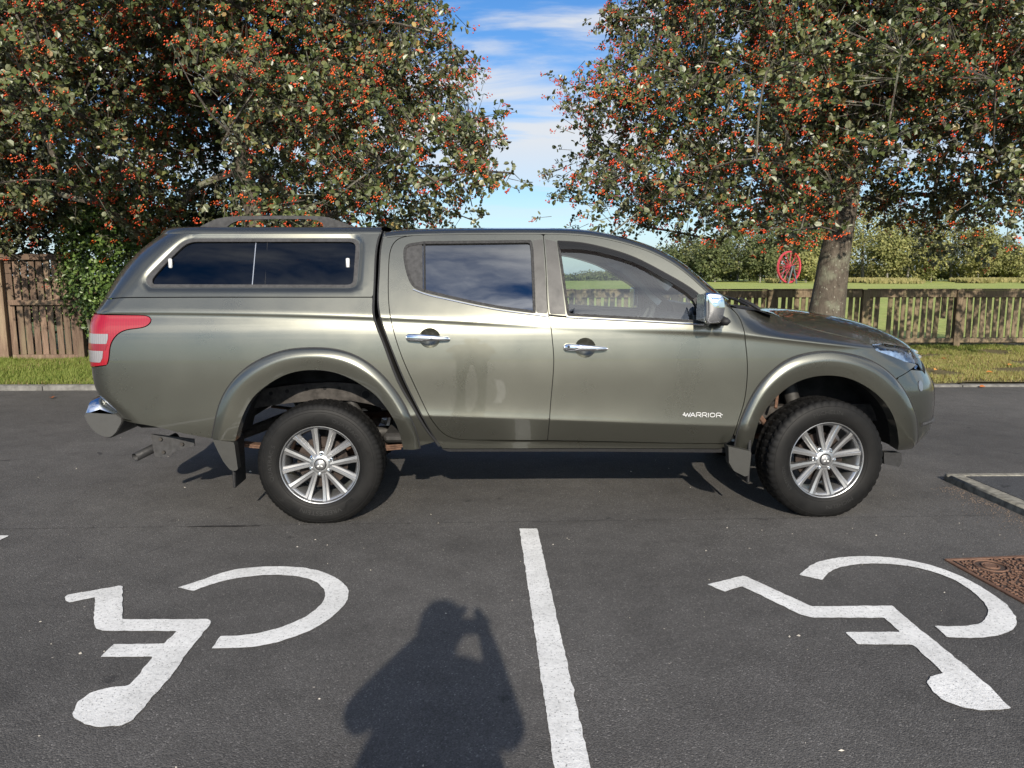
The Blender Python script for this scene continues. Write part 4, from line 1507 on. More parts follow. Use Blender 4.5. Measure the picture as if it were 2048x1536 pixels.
part(MB().box((0.45, TY, 0.47), (2.1, 1.40, 0.06), 0.02), 'floor_pan', 'chassis_black')
part(MB().box((-1.35, TY, 0.845), (1.5, 0.90, 0.04), 0.02), 'bed_floor', 'well_black')
part(MB().box((2.2, TY, 0.55), (1.2, 0.80, 0.10), 0.03), 'engine_tray', 'chassis_black')
part(MB().box((2.25, TY, 0.80), (0.8, 0.85, 0.30), 0.05), 'engine_block', 'chassis_black')
for s_ in (-1, 1):
    yy = TY + s_ * 0.52
    pts = [(-2.2, yy, 0.62), (-1.75, yy, 0.64), (-1.35, yy, 0.70), (-1.05, yy, 0.735), (-0.75, yy, 0.725), (-0.45, yy, 0.62), (-0.1, yy, 0.52), (1.2, yy, 0.50), (1.7, yy, 0.56), (2.7, yy, 0.58)]
    m = MB(); P = smooth_line(pts, 40)
    V = []
    for p in P:
        for dy, dz in ((-0.035, -0.055), (0.035, -0.055), (0.035, 0.055), (-0.035, 0.055)): V.append(p + [0, dy, dz])
    q = np.array([[k * 4 + j, k * 4 + (j + 1) % 4, (k + 1) * 4 + (j + 1) % 4, (k + 1) * 4 + j] for k in range(39) for j in range(4)])
    link('chassis_rail', fix_normals(mesh_np('chassis_rail', np.array(V), q, 'dusty_steel')), TRUCK, TOFF)
    for (px, r_) in ((-1.20, 0.012), (-1.08, 0.011), (-0.97, 0.011), (-0.88, 0.010), (-0.72, 0.024), (-0.62, 0.012), (-1.30, 0.012)):
        zz_ = np.interp(px, P[:, 0], P[:, 2])
        link('rail_hole', MB().lathe([(0.0005, -0.0365), (r_, -0.0365), (r_, -0.03)], 16, 'y', (px, yy, zz_ + (0.0 if r_ > 0.02 else 0.02))).mesh('rail_hole', 'gap_black'), TRUCK, TOFF)
    # leaf springs
    for k, (dz, x0, x1) in enumerate(((0, -1.62, -0.22), (-0.012, -1.5, -0.32), (-0.024, -1.36, -0.5), (-0.036, -1.2, -0.68))):
        xs_ = np.linspace(x0, x1, 16); u = (xs_ + 0.93) / 0.7
        zc_ = 0.395 + 0.055 * u ** 2 + dz
        V = []
        for x_, z_ in zip(xs_, zc_):
            for dy, dz2 in ((-0.035, -0.005), (0.035, -0.005), (0.035, 0.005), (-0.035, 0.005)): V.append((x_, TY + s_ * 0.60 + dy, z_ + dz2))
        q = np.array([[j * 4 + i, j * 4 + (i + 1) % 4, (j + 1) * 4 + (i + 1) % 4, (j + 1) * 4 + i] for j in range(15) for i in range(4)])
        link('leaf_spring', fix_normals(mesh_np('leaf_spring', np.array(V), q, 'rust')), TRUCK, TOFF)
    part(MB().tube([(-0.86, TY + s_ * 0.50, 0.72), (-0.60, TY + s_ * 0.56, 0.36)], 0.026, 10), 'shock_absorber', 'chassis_black')
    part(MB().tube([(2.02, TY + s_ * 0.62, 0.36), (1.98, TY + s_ * 0.55, 0.62), (1.94, TY + s_ * 0.50, 0.80)], [0.03, 0.045, 0.05], 10), 'front_strut', 'chassis_black')
    part(MB().tube([(1.80, TY + s_ * 0.30, 0.40), (2.05, TY + s_ * 0.66, 0.36)], 0.028, 8), 'control_arm', 'rust')
    part(MB().tube([(1.78, TY + s_ * 0.68, 0.50), (1.70, TY + s_ * 0.60, 0.62)], 0.018, 8), 'arch_stay', 'rust')
    part(MB().tube([(1.80, TY + s_ * 0.70, 0.64), (1.84, TY + s_ * 0.62, 0.74)], 0.010, 6), 'brake_hose', 'rust')
part(MB().tube([(WXR, TY - 0.62, 0.35), (WXR, TY - 0.15, 0.35), (WXR, TY - 0.10, 0.35), (WXR, TY + 0.10, 0.35), (WXR, TY + 0.15, 0.35), (WXR, TY + 0.62, 0.35)], [0.045, 0.045, 0.13, 0.13, 0.045, 0.045], 14), 'rear_axle', 'dusty_steel')
part(MB().tube([(-0.8, TY, 0.36), (0.6, TY, 0.45)], 0.04, 10), 'prop_shaft', 'chassis_black')
part(MB().tube([(0.9, TY + 0.3, 0.42), (-0.3, TY + 0.25, 0.44), (-0.75, TY + 0.15, 0.56), (-1.25, TY + 0.0, 0.52), (-1.45, TY - 0.25, 0.46), (-1.55, TY - 0.42, 0.44)], 0.035, 10), 'exhaust_pipe', 'dusty_steel')
# tailpipe pointing out to the side and back, with a hollow end
e0, e1 = np.array(at_y(322, 889, TY - 0.50)), np.array(at_y(270, 915, TY - 0.66))
dr = e0 - e1; L = np.linalg.norm(dr); dr /= L
m = MB(); rr_ = 0.027
sd = np.cross(dr, [0, 0, 1]); sd /= np.linalg.norm(sd); uu = np.cross(sd, dr)
aa = np.arange(20) * 2 * PI / 20
V = []
for t_, r_ in ((0.10, rr_ * 0.88), (0.0, rr_ * 0.9), (0.0, rr_), (L, rr_), (L + 0.12, rr_)):
    V += [e1 + dr * t_ + r_ * (math.cos(a) * sd + math.sin(a) * uu) for a in aa]
q = np.array([[k * 20 + j, k * 20 + (j + 1) % 20, (k + 1) * 20 + (j + 1) % 20, (k + 1) * 20 + j] for k in range(4) for j in range(20)])
link('tailpipe', mesh_np('tailpipe', np.array(V), q, 'plastic_black', True), TRUCK, TOFF)
part(MB().box((-1.80, TY, 0.575), (0.66, 1.22, 0.09), 0.03), 'under_tray', 'well_black')
part(MB().box((-2.06, TY - 0.40, 0.60), (0.22, 0.30, 0.07), 0.02), 'bumper_mount', 'well_black')
for s_ in (-1, 1):
    part(MB().box((-0.95, TY + s_ * 0.46, 0.88), (1.25, 0.02, 0.34), 0.005), 'bed_arch_wall', 'well_black')
# tow bracket side plate
pp = np.array([at_y(px, py, TY - 0.58) for px, py in [(302, 868), (388, 878), (389, 892), (352, 901), (338, 913), (316, 915), (309, 912), (304, 884)]])
link('tow_bracket', fix_normals(MB().prism(pp, (0, 0.01, 0)).mesh('tow_bracket', 'trim_grey')), TRUCK, TOFF)
part(MB().box((-1.95, TY, 0.60), (0.10, 1.1, 0.07), 0.01), 'tow_crossbar', 'chassis_black')
part(MB().box((-1.80, TY - 0.55, 0.565), (0.62, 0.05, 0.09), 0.015), 'bracket_arm', 'chassis_black')
for px, py in ((322, 878), (328, 904), (365, 888)):
    b = at_y(px, py, TY - 0.582)
    link('bracket_bolt', MB().lathe([(0.0005, -0.012), (0.011, -0.012), (0.011, 0)], 6, 'y', b).mesh('bracket_bolt', 'dusty_steel'), TRUCK, TOFF)
part(MB().tube([(-2.1, TY - 0.6, 0.60), (-1.95, TY - 0.55, 0.585), (-1.8, TY - 0.5, 0.60)], 0.02, 8), 'bumper_bracket', 'chassis_black')

# ------------------------------------------------------------------ cabin
def seat(x, y, w, name='front_seat'):
    b = MB().box((x, y, 0.80), (0.50, w, 0.16), 0.05)
    o = b.build(name, 'seat_cloth', TRUCK, True, loc=TOFF)
    a = R(-20)
    rot = [[math.cos(a), 0, math.sin(a)], [0, 1, 0], [-math.sin(a), 0, math.cos(a)]]
    MB().box((x - 0.30, y, 1.10), (0.13, w, 0.62), 0.05, rot).build('backrest', 'seat_cloth', o, True)
    hw = min(w, 0.26)
    MB().box((x - 0.425, y, 1.475), (0.10, hw, 0.17), 0.045, rot).build('headrest', 'seat_cloth', o, True)
    for d in (-0.05, 0.05):
        MB().tube([(x - 0.39, y + d, 1.36), (x - 0.415, y + d, 1.44)], 0.007, 6).build('headrest_post', 'chrome', o)


seat(0.72, TY - 0.36, 0.50); seat(0.72, TY + 0.36, 0.50)
seat(-0.02, TY, 1.25, 'rear_seat')
dash = MB().box((1.42, TY, 1.03), (0.34, 1.36, 0.28), 0.09)
dash.box((1.22, TY - 0.36, 1.13), (0.16, 0.34, 0.12), 0.05)
dash.build('dashboard', 'dash_dark', TRUCK, True, loc=TOFF)
sw = MB()
c = np.array([1.00, TY - 0.36, 1.10]); ax = np.array([-0.86, 0, 0.50]); ax /= np.linalg.norm(ax)
u1 = np.array([0, 1.0, 0]); u2 = np.cross(ax, u1)
aa = np.arange(40) * 2 * PI / 40
sw.tube([c + 0.185 * (math.cos(a) * u1 + math.sin(a) * u2) for a in aa], 0.016, 8, closed=True)
sw.tube([c - 0.17 * u1, c, c + 0.17 * u1], 0.016, 6); sw.tube([c, c - 0.17 * u2], 0.016, 6)
sw.tube([c, c - ax * 0.3], 0.03, 8); sw.lathe([(0.001, -0.03), (0.07, -0.02), (0.075, 0.02)], 18, 'x', c)
sw.build('steering_wheel', 'dash_dark', TRUCK, True, loc=TOFF)
# pale pillar trims and headlining behind the windscreen edges
for s_ in (0, 1):
    m_ = (Ee[:, 0] > 0.95)
    Pp = P0[m_] + np.array([0, 0.045, -0.02])
    Pq = Pp + np.array([-0.05, 0.03, -0.055])
    Vp = np.concatenate([Pp, Pq, Pq + [0.03, 0.05, 0.0]])
    k = m_.sum()
    Vp = mirror_y(Vp) if s_ else Vp
    q = np.array([[r_ * k + j, r_ * k + j + 1, (r_ + 1) * k + j + 1, (r_ + 1) * k + j] for r_ in range(2) for j in range(k - 1)])
    link('pillar_lining', mesh_np('pillar_lining', Vp, q, 'trim_pale', True), TRUCK, TOFF)
    yv = TY - 0.36 if not s_ else TY + 0.36
    a = R(38)
    rot = [[math.cos(a), 0, math.sin(a)], [0, 1, 0], [-math.sin(a), 0, math.cos(a)]]
    MB().box((0.93, yv, 1.585), (0.16, 0.36, 0.02), 0.008, rot).build('sun_visor', 'trim_pale', TRUCK, True, loc=TOFF)
hl_x = np.linspace(-0.58, 0.92, 12)
Vh = []
for v_ in np.linspace(-1, 1, 9):
    for x_ in hl_x: Vh.append((x_, TY + 0.60 * v_, 1.685 + 0.02 * (1 - v_ * v_) - 0.05 * max(0, x_ - 0.5) ** 2))
q = np.array([[i * 12 + j, i * 12 + j + 1, (i + 1) * 12 + j + 1, (i + 1) * 12 + j] for i in range(8) for j in range(11)])
link('headlining', mesh_np('headlining', np.array(Vh), q, 'trim_pale', True), TRUCK, TOFF)
part(MB().box((1.02, TY, 1.53), (0.05, 0.24, 0.07), 0.02), 'interior_mirror', 'dash_dark')
for s_ in (0, 1):
    for poly in (pl([(810, 590), (1085, 632), (1085, 860), (930, 860), (840, 760)]), pl([(1110, 637), (1440, 652), (1440, 860), (1110, 860)])):
        pass
panel('door_card', pl([(800, 590), (850, 597), (950, 620), (1085, 636), (1085, 870), (930, 870), (840, 760)]), 'dash_dark', off=-0.075, gap=0, depth=0.0, crease=False, grid=0.1)
panel('door_card', pl([(1108, 640), (1440, 655), (1450, 870), (1108, 870)]), 'dash_dark', off=-0.075, gap=0, depth=0.0, crease=False, grid=0.1)
# bed interior so that the canopy glass shows depth
part(MB().box((-1.45, TY, 0.90), (1.55, 1.40, 0.03), 0), 'bed_liner', 'plastic_black')
part(MB().box((-1.62, TY + 0.1, 1.12), (0.5, 0.9, 0.4), 0.03), 'stowage_box', 'seat_cloth')
# ------------------------------------------------------------------ ground
def asphalt(name, base, seed=0.0):
    t = NT(name)
    b = t.bsdf(Roughness=0.78, Specular_IOR_Level=0.35)
    co = t.coord('Object')
    mp_ = t.node('Mapping'); t.link(co, mp_.inputs[0]); mp_.inputs['Location'].default_value = (seed, seed * 1.7, 0)
    co = mp_.outputs[0]
    big = t.noise(co, 0.55, 5, 0.6)
    mid = t.noise(co, 5.0, 6, 0.65)
    fine = t.noise(co, 150, 3, 0.7)
    vor = t.node('TexVoronoi'); t.link(co, vor.inputs['Vector']); vor.inputs['Scale'].default_value = 190
    stone = t.ramp(vor.outputs['Color'], [(0.0, 0.60), (0.5, 0.92), (0.82, 1.2), (0.96, 2.2)])
    c = t.mix(1.0, t.ramp(big, [(0.28, tuple(k * 0.66 for k in base)), (0.72, tuple(k * 1.25 for k in base))]), stone, 'MULTIPLY')
    c = t.mix(1.0, c, t.ramp(mid, [(0.25, 0.78), (0.5, 1.0), (0.8, 1.18)]), 'MULTIPLY')
    c = t.mix(1.0, c, t.ramp(fine, [(0.3, 0.72), (0.55, 1.0), (0.75, 1.25)]), 'MULTIPLY')
    # oil spots and scattered pale grit
    sp = t.noise(co, 3.3, 3, 0.6, 0.4)
    c = t.mix(t.ramp(sp, [(0.68, 0.0), (0.74, 0.75)]), c, (0.018, 0.018, 0.019))
    v2 = t.node('TexVoronoi'); t.link(co, v2.inputs['Vector']); v2.inputs['Scale'].default_value = 9
    gr = t.ramp(v2.outputs['Distance'], [(0.028, 1.0), (0.045, 0.0)])
    gate = t.ramp(t.noise(co, 9, 1, 0.5), [(0.55, 0.0), (0.6, 1.0)])
    c = t.mix(t.math('MULTIPLY', gr, gate), c, (0.34, 0.31, 0.27))
    t.link(c, b.inputs['Base Color'])
    h = t.math('ADD', t.math('MULTIPLY', vor.outputs['Distance'], -0.9), t.math('MULTIPLY', fine, 0.7))
    t.bump(h, 0.5, 0.005)


asphalt('asphalt', (0.092, 0.088, 0.084))
asphalt('asphalt_path', (0.060, 0.061, 0.064), 7.3)


def road_paint():
    t = NT('road_paint')
    b = t.bsdf(Roughness=0.7)
    co = t.coord('Object')
    n = t.noise(co, 60, 5, 0.7); n2 = t.noise(co, 4, 5, 0.6)
    c = t.mix(1.0, t.ramp(n2, [(0.3, (0.56, 0.56, 0.545)), (0.7, (0.76, 0.76, 0.745))]), t.ramp(n, [(0.28, 0.38), (0.42, 0.90), (0.7, 1.08)]), 'MULTIPLY')
    v = t.node('TexVoronoi'); t.link(co, v.inputs['Vector']); v.inputs['Scale'].default_value = 70
    c = t.mix(t.ramp(v.outputs['Distance'], [(0.13, 0.8), (0.22, 0.0)]), c, (0.12, 0.12, 0.118))
    t.link(c, b.inputs['Base Color'])
    t.bump(t.noise(co, 120, 3, 0.7), 0.6, 0.004)


road_paint()


def grass_ground(name, cols, scale=1.0):
    t = NT(name)
    b = t.bsdf(Roughness=0.9, Specular_IOR_Level=0.2)
    co = t.coord('Object')
    n = t.noise(co, 0.35 * scale, 6, 0.65); n2 = t.noise(co, 14 * scale, 4, 0.7)
    c = t.mix(1.0, t.ramp(n, list(zip((0.28, 0.45, 0.58, 0.72), cols))), t.ramp(n2, [(0.3, 0.6), (0.7, 1.35)]), 'MULTIPLY')
    t.link(c, b.inputs['Base Color'])
    t.bump(n2, 0.6, 0.05)


grass_ground('field_grass', [(0.24, 0.285, 0.07), (0.29, 0.335, 0.088), (0.32, 0.35, 0.10), (0.36, 0.365, 0.12)], 0.35)
grass_ground('verge_soil', [(0.09, 0.08, 0.04), (0.13, 0.11, 0.055), (0.15, 0.125, 0.065), (0.18, 0.145, 0.08)], 3.0)
simple('kerb_stone', (0.155, 0.15, 0.14), 0.9, 0.0, 0.4, 9)
simple('edging', (0.19, 0.18, 0.15), 0.9, 0.0, 0.5, 22)


def kerb_y(x): return 9.66 - 0.0150 * (x + 5.6)


def sheet_poly(name, pts, z, mat, **kw):
    P = np.array([(x, y, z) for x, y in pts])
    n = len(P)
    me = bpy.data.meshes.new(name); me.from_pydata(P.tolist(), [], [list(range(n))]); me.materials.append(MATS[mat])
    return link(name, me, **kw)


sheet_poly('far_ground', [(-2500, -2500), (2500, -2500), (2500, 2500), (-2500, 2500)], -0.12, 'field_grass', kind='structure')
sheet_poly('car_park_asphalt', [(-70, -70), (70, -70), (70, kerb_y(70)), (-70, kerb_y(-70))], 0.0, 'asphalt', kind='structure')
# verge and field: one graded sheet from the kerb to the trees
gx = np.r_[np.linspace(-70, -14, 12), np.linspace(-13, 16, 80), np.linspace(18, 160, 30)]
rows = []
for d in (0.13, 0.3, 0.8, 1.5, 2.3, 3.2, 4.2, 5.5):
    rows.append([(x, kerb_y(x) + d, 0.040 + 0.05 * sstep(0, 2.2, d) + 0.012 * math.sin(x * 1.9 + d * 2) + 0.008 * math.sin(x * 5.1 - d)) for x in gx])
V = np.array(rows).reshape(-1, 3); nx = len(gx)
q = np.array([[i * nx + j, i * nx + j + 1, (i + 1) * nx + j + 1, (i + 1) * nx + j] for i in range(len(rows) - 1) for j in range(nx - 1)])
link('verge_ground', mesh_np('verge_ground', V, q, 'verge_soil', True), kind='structure')
rows = []
for y in (15.0, 18, 25, 40, 70, 110, 160, 240):
    rows.append([(x, (y if y > 15 else kerb_y(x) + 5.5), 0.09 - 0.15 * sstep(15, 30, y) + 0.5 * sstep(60, 165, y) + 0.02 * math.sin(x * 0.4 + y)) for x in np.linspace(-120, 220, 90)])
V = np.array(rows).reshape(-1, 3)
q = np.array([[i * 90 + j, i * 90 + j + 1, (i + 1) * 90 + j + 1, (i + 1) * 90 + j] for i in range(len(rows) - 1) for j in range(89)])
link('playing_field', mesh_np('playing_field', V, q, 'field_grass', True), kind='structure')

# kerb of single stones along the verge
kerb = thing('kerb', (0, kerb_y(0), 0), 'row of grey concrete kerb stones along the grass verge', 'kerb')
me0 = MB().box((0, 0, 0), (0.905, 0.125, 0.30), 0.012).mesh('stone', 'kerb_stone', True)
for k in range(34):
    x = -15.2 + k * 0.915
    top = 0.062 - 0.036 * sstep(-2, 3, x)
    link('stone', me0, kerb, (x, kerb_y(x) + 0.064 - kerb_y(0), top - 0.15 + random.uniform(-0.003, 0.003)), (0, random.uniform(-0.004, 0.004), -0.0150 + random.uniform(-0.004, 0.004)))

# raised path with edging at the right
island = thing('raised_path', (4.6, 3.0, 0), 'corner of a raised asphalt path with pale concrete edging, right of the front wheel', 'path')
io = (-4.6, -3.0, 0)


def slab(name, pts, z0, z1, mat, parent, loc):
    P = np.array([(x, y, z0) for x, y in pts]); m = MB().prism(P, (0, 0, z1 - z0))
    return link(name, fix_normals(m.mesh(name, mat)), parent, loc)


slab('path_surface', [(3.40, 5.00), (6.6, 4.90), (6.6, 0.4), (3.40, 0.4)], -0.1, 0.048, 'asphalt_path', island, io)
ys = np.arange(0.4, 4.95, 0.915)
x0 = 3.283
for a, b_ in zip(np.r_[ys, 5.02][:-1], np.r_[ys, 5.02][1:]):
    c = ((x0 + 0.055), (a + b_) / 2, -0.04)
    MB().box(c, (0.11, (b_ - a) - 0.008, 0.20 if b_ < 4.9 else 0.185), 0.012).build('edging_stone', 'edging', island, True, loc=io)
for k in range(4):
    MB().box((3.74 + k * 0.915, 5.045 - 0.032 * k, -0.055), (0.905, 0.07, 0.205), 0.01).build('edging_stone', 'edging', island, True, loc=io)
# grit gathered in the channel beside it
gv, gf, n0 = [], [], 0
for k in range(900):
    y = 4.9 - abs(rng.normal(0, 0.9)); x = 3.27 - abs(rng.normal(0, 0.075 + 0.06 * (4.9 - y)))
    if y < 2.5: continue
    s = rng.uniform(0.0012, 0.005)
    v = np.array([(1, 0, 0), (-1, 0, 0), (0, 1, 0), (0, -1, 0), (0, 0, 0.9)]) * s * rng.uniform(0.6, 1.3, (5, 3)) + (x, y, 0.001)
    gv.append(v); gf += [(n0, n0 + 2, n0 + 4), (n0 + 2, n0 + 1, n0 + 4), (n0 + 1, n0 + 3, n0 + 4), (n0 + 3, n0, n0 + 4)]; n0 += 5
simple('grit', (0.14, 0.105, 0.08), 0.9, 0.0, 0.7, 300)
link('channel_grit', mesh_np('channel_grit', np.concatenate(gv), np.array(gf), 'grit'), kind='stuff', label='loose brown grit lying along the path edging', category='grit')

# small chips and crumbs lying about the bays
gv, gf, n0 = [], [], 0
r = np.random.default_rng(71)
for k in range(260):
    x, y = r.uniform(-3.4, 3.2), r.uniform(1.6, 9.0)
    s = r.uniform(0.002, 0.0055) * (2.2 if k < 8 else 1)
    v = np.array([(1, 0, 0), (-1, 0, 0), (0, 1, 0), (0, -1, 0), (0, 0, 0.8)]) * s * r.uniform(0.5, 1.4, (5, 3)) + (x, y, 0.001)
    gv.append(v); gf += [(n0, n0 + 2, n0 + 4), (n0 + 2, n0 + 1, n0 + 4), (n0 + 1, n0 + 3, n0 + 4), (n0 + 3, n0, n0 + 4)]; n0 += 5
simple('pale_chip', (0.42, 0.39, 0.34), 0.9, 0.0, 0.7, 3.1)
link('loose_chips', mesh_np('loose_chips', np.concatenate(gv), np.array(gf), 'pale_chip'), kind='stuff', label='pale stone chips and crumbs scattered over the asphalt', category='grit')

# ---- painted markings
def marking(name, loops, label, cat='road marking', group=None, z=0.004, ragged=0.0022):
    Vs, Fs, n0 = [], [], 0
    r = np.random.default_rng(len(label))
    for lp in loops:
        P = resample(np.asarray(lp), step=0.013, closed=True)
        nrm = np.roll(P, -1, 0) - np.roll(P, 1, 0); nrm = np.stack([-nrm[:, 1], nrm[:, 0]], -1); nrm /= np.linalg.norm(nrm, axis=1)[:, None] + 1e-9
        w = r.normal(0, 1, len(P)); w = 0.5 * w + 0.25 * np.roll(w, 1) + 0.25 * np.roll(w, -1)
        P = P + nrm * (w * ragged)[:, None]
        v, f = triangulate(P, (), 0.12, None)
        a, b_, c = v[f[:, 0]], v[f[:, 1]], v[f[:, 2]]
        fl = np.cross(b_ - a, c - a) < 0; f[fl] = f[fl][:, ::-1]
        Vs.append(np.c_[v, np.full(len(v), z)]); Fs.append(f + n0); n0 += len(v)
    o = link(name, mesh_np(name, np.concatenate(Vs), np.concatenate(Fs), 'road_paint'), label=label, category=cat)
    if group: o['group'] = group


def gpix(pix): return np.array([on_ground(px, py)[:2] for px, py in pix])


def gsm(pix, n=50): return smooth_line(gpix(pix), n)


C1o = gsm([(355, 1176.5), (400, 1162.5), (450, 1145), (500, 1136.5), (550, 1134), (600, 1136), (645, 1145), (680, 1162.5), (696.5, 1182), (695, 1200), (685, 1215), (660, 1237.5), (625, 1260), (575, 1280), (525, 1292.5), (475, 1297.5), (423.5, 1298.5)], 70)
C1i = gsm([(441, 1273.5), (480, 1272.5), (530, 1265), (575, 1251), (610, 1235), (635, 1217.5), (649, 1199), (650, 1186), (635, 1167.5), (600, 1155), (550, 1151), (500, 1154), (450, 1162.5), (415, 1172.5), (387.5, 1183.5)], 70)
B1 = gpix([(129, 1196), (135, 1191), (240, 1172.5), (245, 1175), (245, 1240), (415, 1240), (422.5, 1244), (420, 1251), (380, 1300), (345, 1350), (310, 1390), (285, 1420), (265, 1442.5), (240, 1454), (200, 1456), (170, 1451), (150, 1439), (146, 1427.5), (155, 1405), (180, 1387.5), (215, 1377), (255, 1374), (265, 1367.5), (306, 1315), (201, 1316), (227.5, 1290), (327.5, 1289), (355, 1263.5), (205, 1263.5), (192.5, 1259), (188, 1250), (190, 1196), (140, 1206.5), (131, 1203)])
C2o = gsm([(1599, 1151), (1614, 1137.5), (1639, 1124), (1684, 1116), (1739, 1113.5), (1799, 1118.5), (1864, 1132.5), (1924, 1155), (1974, 1182.5), (2009, 1207.5), (2029, 1230), (2033, 1247.5), (2019, 1265), (1989, 1274), (1939, 1277.5), (1894, 1276)], 70)
C2i = gsm([(1870, 1253.5), (1919, 1254), (1954, 1249), (1971.5, 1237.5), (1976.5, 1222.5), (1966.5, 1205), (1939, 1180), (1894, 1155), (1844, 1139), (1789, 1130), (1739, 1128.5), (1694, 1132.5), (1664, 1142.5), (1651.5, 1152.5), (1644, 1161.5)], 70)
B2 = gpix([(1415.5, 1170), (1486.5, 1152.5), (1494, 1155), (1614, 1210), (1624, 1214), (1784, 1213), (1849, 1267.5), (1914, 1320), (1974, 1370), (2020.5, 1418.5), (2004, 1421.5), (1959, 1422.5), (1919, 1415), (1884, 1400), (1864, 1382.5), (1855, 1367.5), (1859, 1355), (1886.5, 1348.5), (1864, 1325), (1839, 1305), (1826.5, 1291), (1714, 1290), (1691.5, 1266), (1799, 1265), (1769, 1237.5), (1624, 1236.5), (1599, 1230), (1564, 1212.5), (1484, 1174), (1449, 1185)])
marking('wheelchair_symbol', [np.concatenate([C1o, C1i]), B1], 'white wheelchair symbol with a round head painted left of the dividing line', 'road marking', 'wheelchair symbols')
marking('wheelchair_symbol', [np.concatenate([C2o, C2i]), B2], 'white wheelchair symbol with a wide open wheel painted beside the rusty cover', 'road marking', 'wheelchair symbols')
marking('bay_line', [[(0.210, 4.150), (0.312, 4.146), (0.318, -3.0), (0.200, -3.0)]], 'white line between the two wheelchair bays', 'road marking', 'bay lines')
marking('bay_line', [[(-2.765, 4.150), (-2.655, 4.146), (-2.650, -3.0), (-2.765, -3.0)]], 'end of a white bay line cut off by the left edge of the picture', 'road marking', 'bay lines')
# tar joint between two lays of asphalt
simple('tar', (0.022, 0.021, 0.021), 0.6, 0.0, 0.4, 20)
for (xa, xb, yc, w, nm) in ((-6.0, 3.15, 4.270, 0.0018, 'tar_joint'), (-1.72, -1.28, 4.262, 0.013, 'tar_smear')):
    xs_ = np.arange(xa, xb, 0.035); r = np.random.default_rng(4)
    yy = yc + np.cumsum(r.normal(0, 0.0012, len(xs_))) * 0.6
    ww = w * np.clip(r.uniform(0.2, 1.2, len(xs_)) * (np.sin((xs_ - xa) / (xb - xa) * PI) ** 0.5 if nm == 'tar_smear' else 1.0), 0.05, 2)
    n = len(xs_); V = np.concatenate([np.stack([xs_, yy - ww, 0 * xs_ + 0.003], -1), np.stack([xs_, yy + ww, 0 * xs_ + 0.003], -1)])
    link(nm, mesh_np(nm, V, np.array([[k, k + 1, n + k + 1, n + k] for k in range(n - 1)]), 'tar'), kind='structure')

# ---- cast cover in the bay
def cover_mat():
    t = NT('rusty_iron')
    b = t.bsdf(Roughness=0.75, Metallic=0.25)
    co = t.coord('Object'); n = t.noise(co, 18, 6, 0.7)
    t.link(t.ramp(n, [(0.25, (0.085, 0.044, 0.030)), (0.5, (0.14, 0.075, 0.048)), (0.78, (0.19, 0.115, 0.08))]), b.inputs['Base Color'])
    t.bump(t.noise(co, 150, 4, 0.7), 0.4, 0.003)


cover_mat()
simple('iron_dark', (0.055, 0.036, 0.028), 0.85, 0.1, 0.4, 40)
CV = thing('access_cover', (2.36, 3.585, 0), 'rusty brown cast-iron access cover beside the right wheelchair symbol', 'manhole cover', rot=(0, 0, R(4)))
cw_, ch_ = 0.80, 0.62
MB().box((cw_ / 2, -ch_ / 2, -0.02), (cw_, ch_, 0.047), 0.003).build('plate', 'iron_dark', CV)
fr = MB()
for c, d in (((cw_ / 2, -0.011, -0.02), (cw_, 0.022, 0.06)), ((cw_ / 2, -ch_ + 0.011, -0.02), (cw_, 0.022, 0.06)), ((0.011, -ch_ / 2, -0.02), (0.022, ch_ - 0.044, 0.06)), ((cw_ - 0.011, -ch_ / 2, -0.02), (0.022, ch_ - 0.044, 0.06))):
    fr.box(c, d, 0.003)
fr.build('frame', 'rusty_iron', CV)
tr = MB(); r = np.random.default_rng(8)
rings_c = [((0.17, -0.11), 0.060), ((0.40, -0.07), 0.036)]
for gx_ in np.arange(0.04, cw_ - 0.03, 0.025):
    for gy_ in np.arange(0.04, ch_ - 0.03, 0.022):
        x, y = gx_ + r.uniform(-0.006, 0.006), -(gy_ + r.uniform(-0.006, 0.006))
        if any(math.hypot(x - c[0], y - c[1]) < rr + 0.028 for c, rr in rings_c): continue
        a = r.choice([0, R(90), R(45), R(-45)]) + r.uniform(-0.2, 0.2); L = r.uniform(0.014, 0.025)
        rot = [[math.cos(a), -math.sin(a), 0], [math.sin(a), math.cos(a), 0], [0, 0, 1]]
        tr.box((x, y, 0.006), (L, 0.0095, 0.008), 0.002, rot)
for (cx, cy), rr in rings_c:
    aa = np.arange(36) * 2 * PI / 36
    for q_ in (rr + 0.014, rr * 0.62):
        tr.tube([(cx + q_ * math.cos(a), cy + q_ * math.sin(a), 0.006) for a in aa], 0.0055, 6, closed=True)
    tr.lathe([(0.0005, 0.010), (rr * 0.45, 0.010), (rr * 0.5, 0.003)], 24, 'z', (cx, cy, 0))
o = tr.build('raised_tread', 'rusty_iron', CV); o['kind'] = 'stuff'
MB().box((0.028, -0.075, 0.006), (0.010, 0.09, 0.010), 0.002).build('lifting_slot', 'gap_black', CV)
# ------------------------------------------------------------------ vegetation
def lattice(seed, n=24):
    r = np.random.default_rng(seed); L = r.random((n, n, n))

    def f(p):
        p = np.asarray(p, float); i = np.floor(p).astype(int); t = p - i; t = t * t * (3 - 2 * t)
        out = 0
        for dx in (0, 1):
            for dy in (0, 1):
                for dz in (0, 1):
                    w = (t[:, 0] if dx else 1 - t[:, 0]) * (t[:, 1] if dy else 1 - t[:, 1]) * (t[:, 2] if dz else 1 - t[:, 2])
                    out = out + w * L[(i[:, 0] + dx) % n, (i[:, 1] + dy) % n, (i[:, 2] + dz) % n]
        return out
    return f


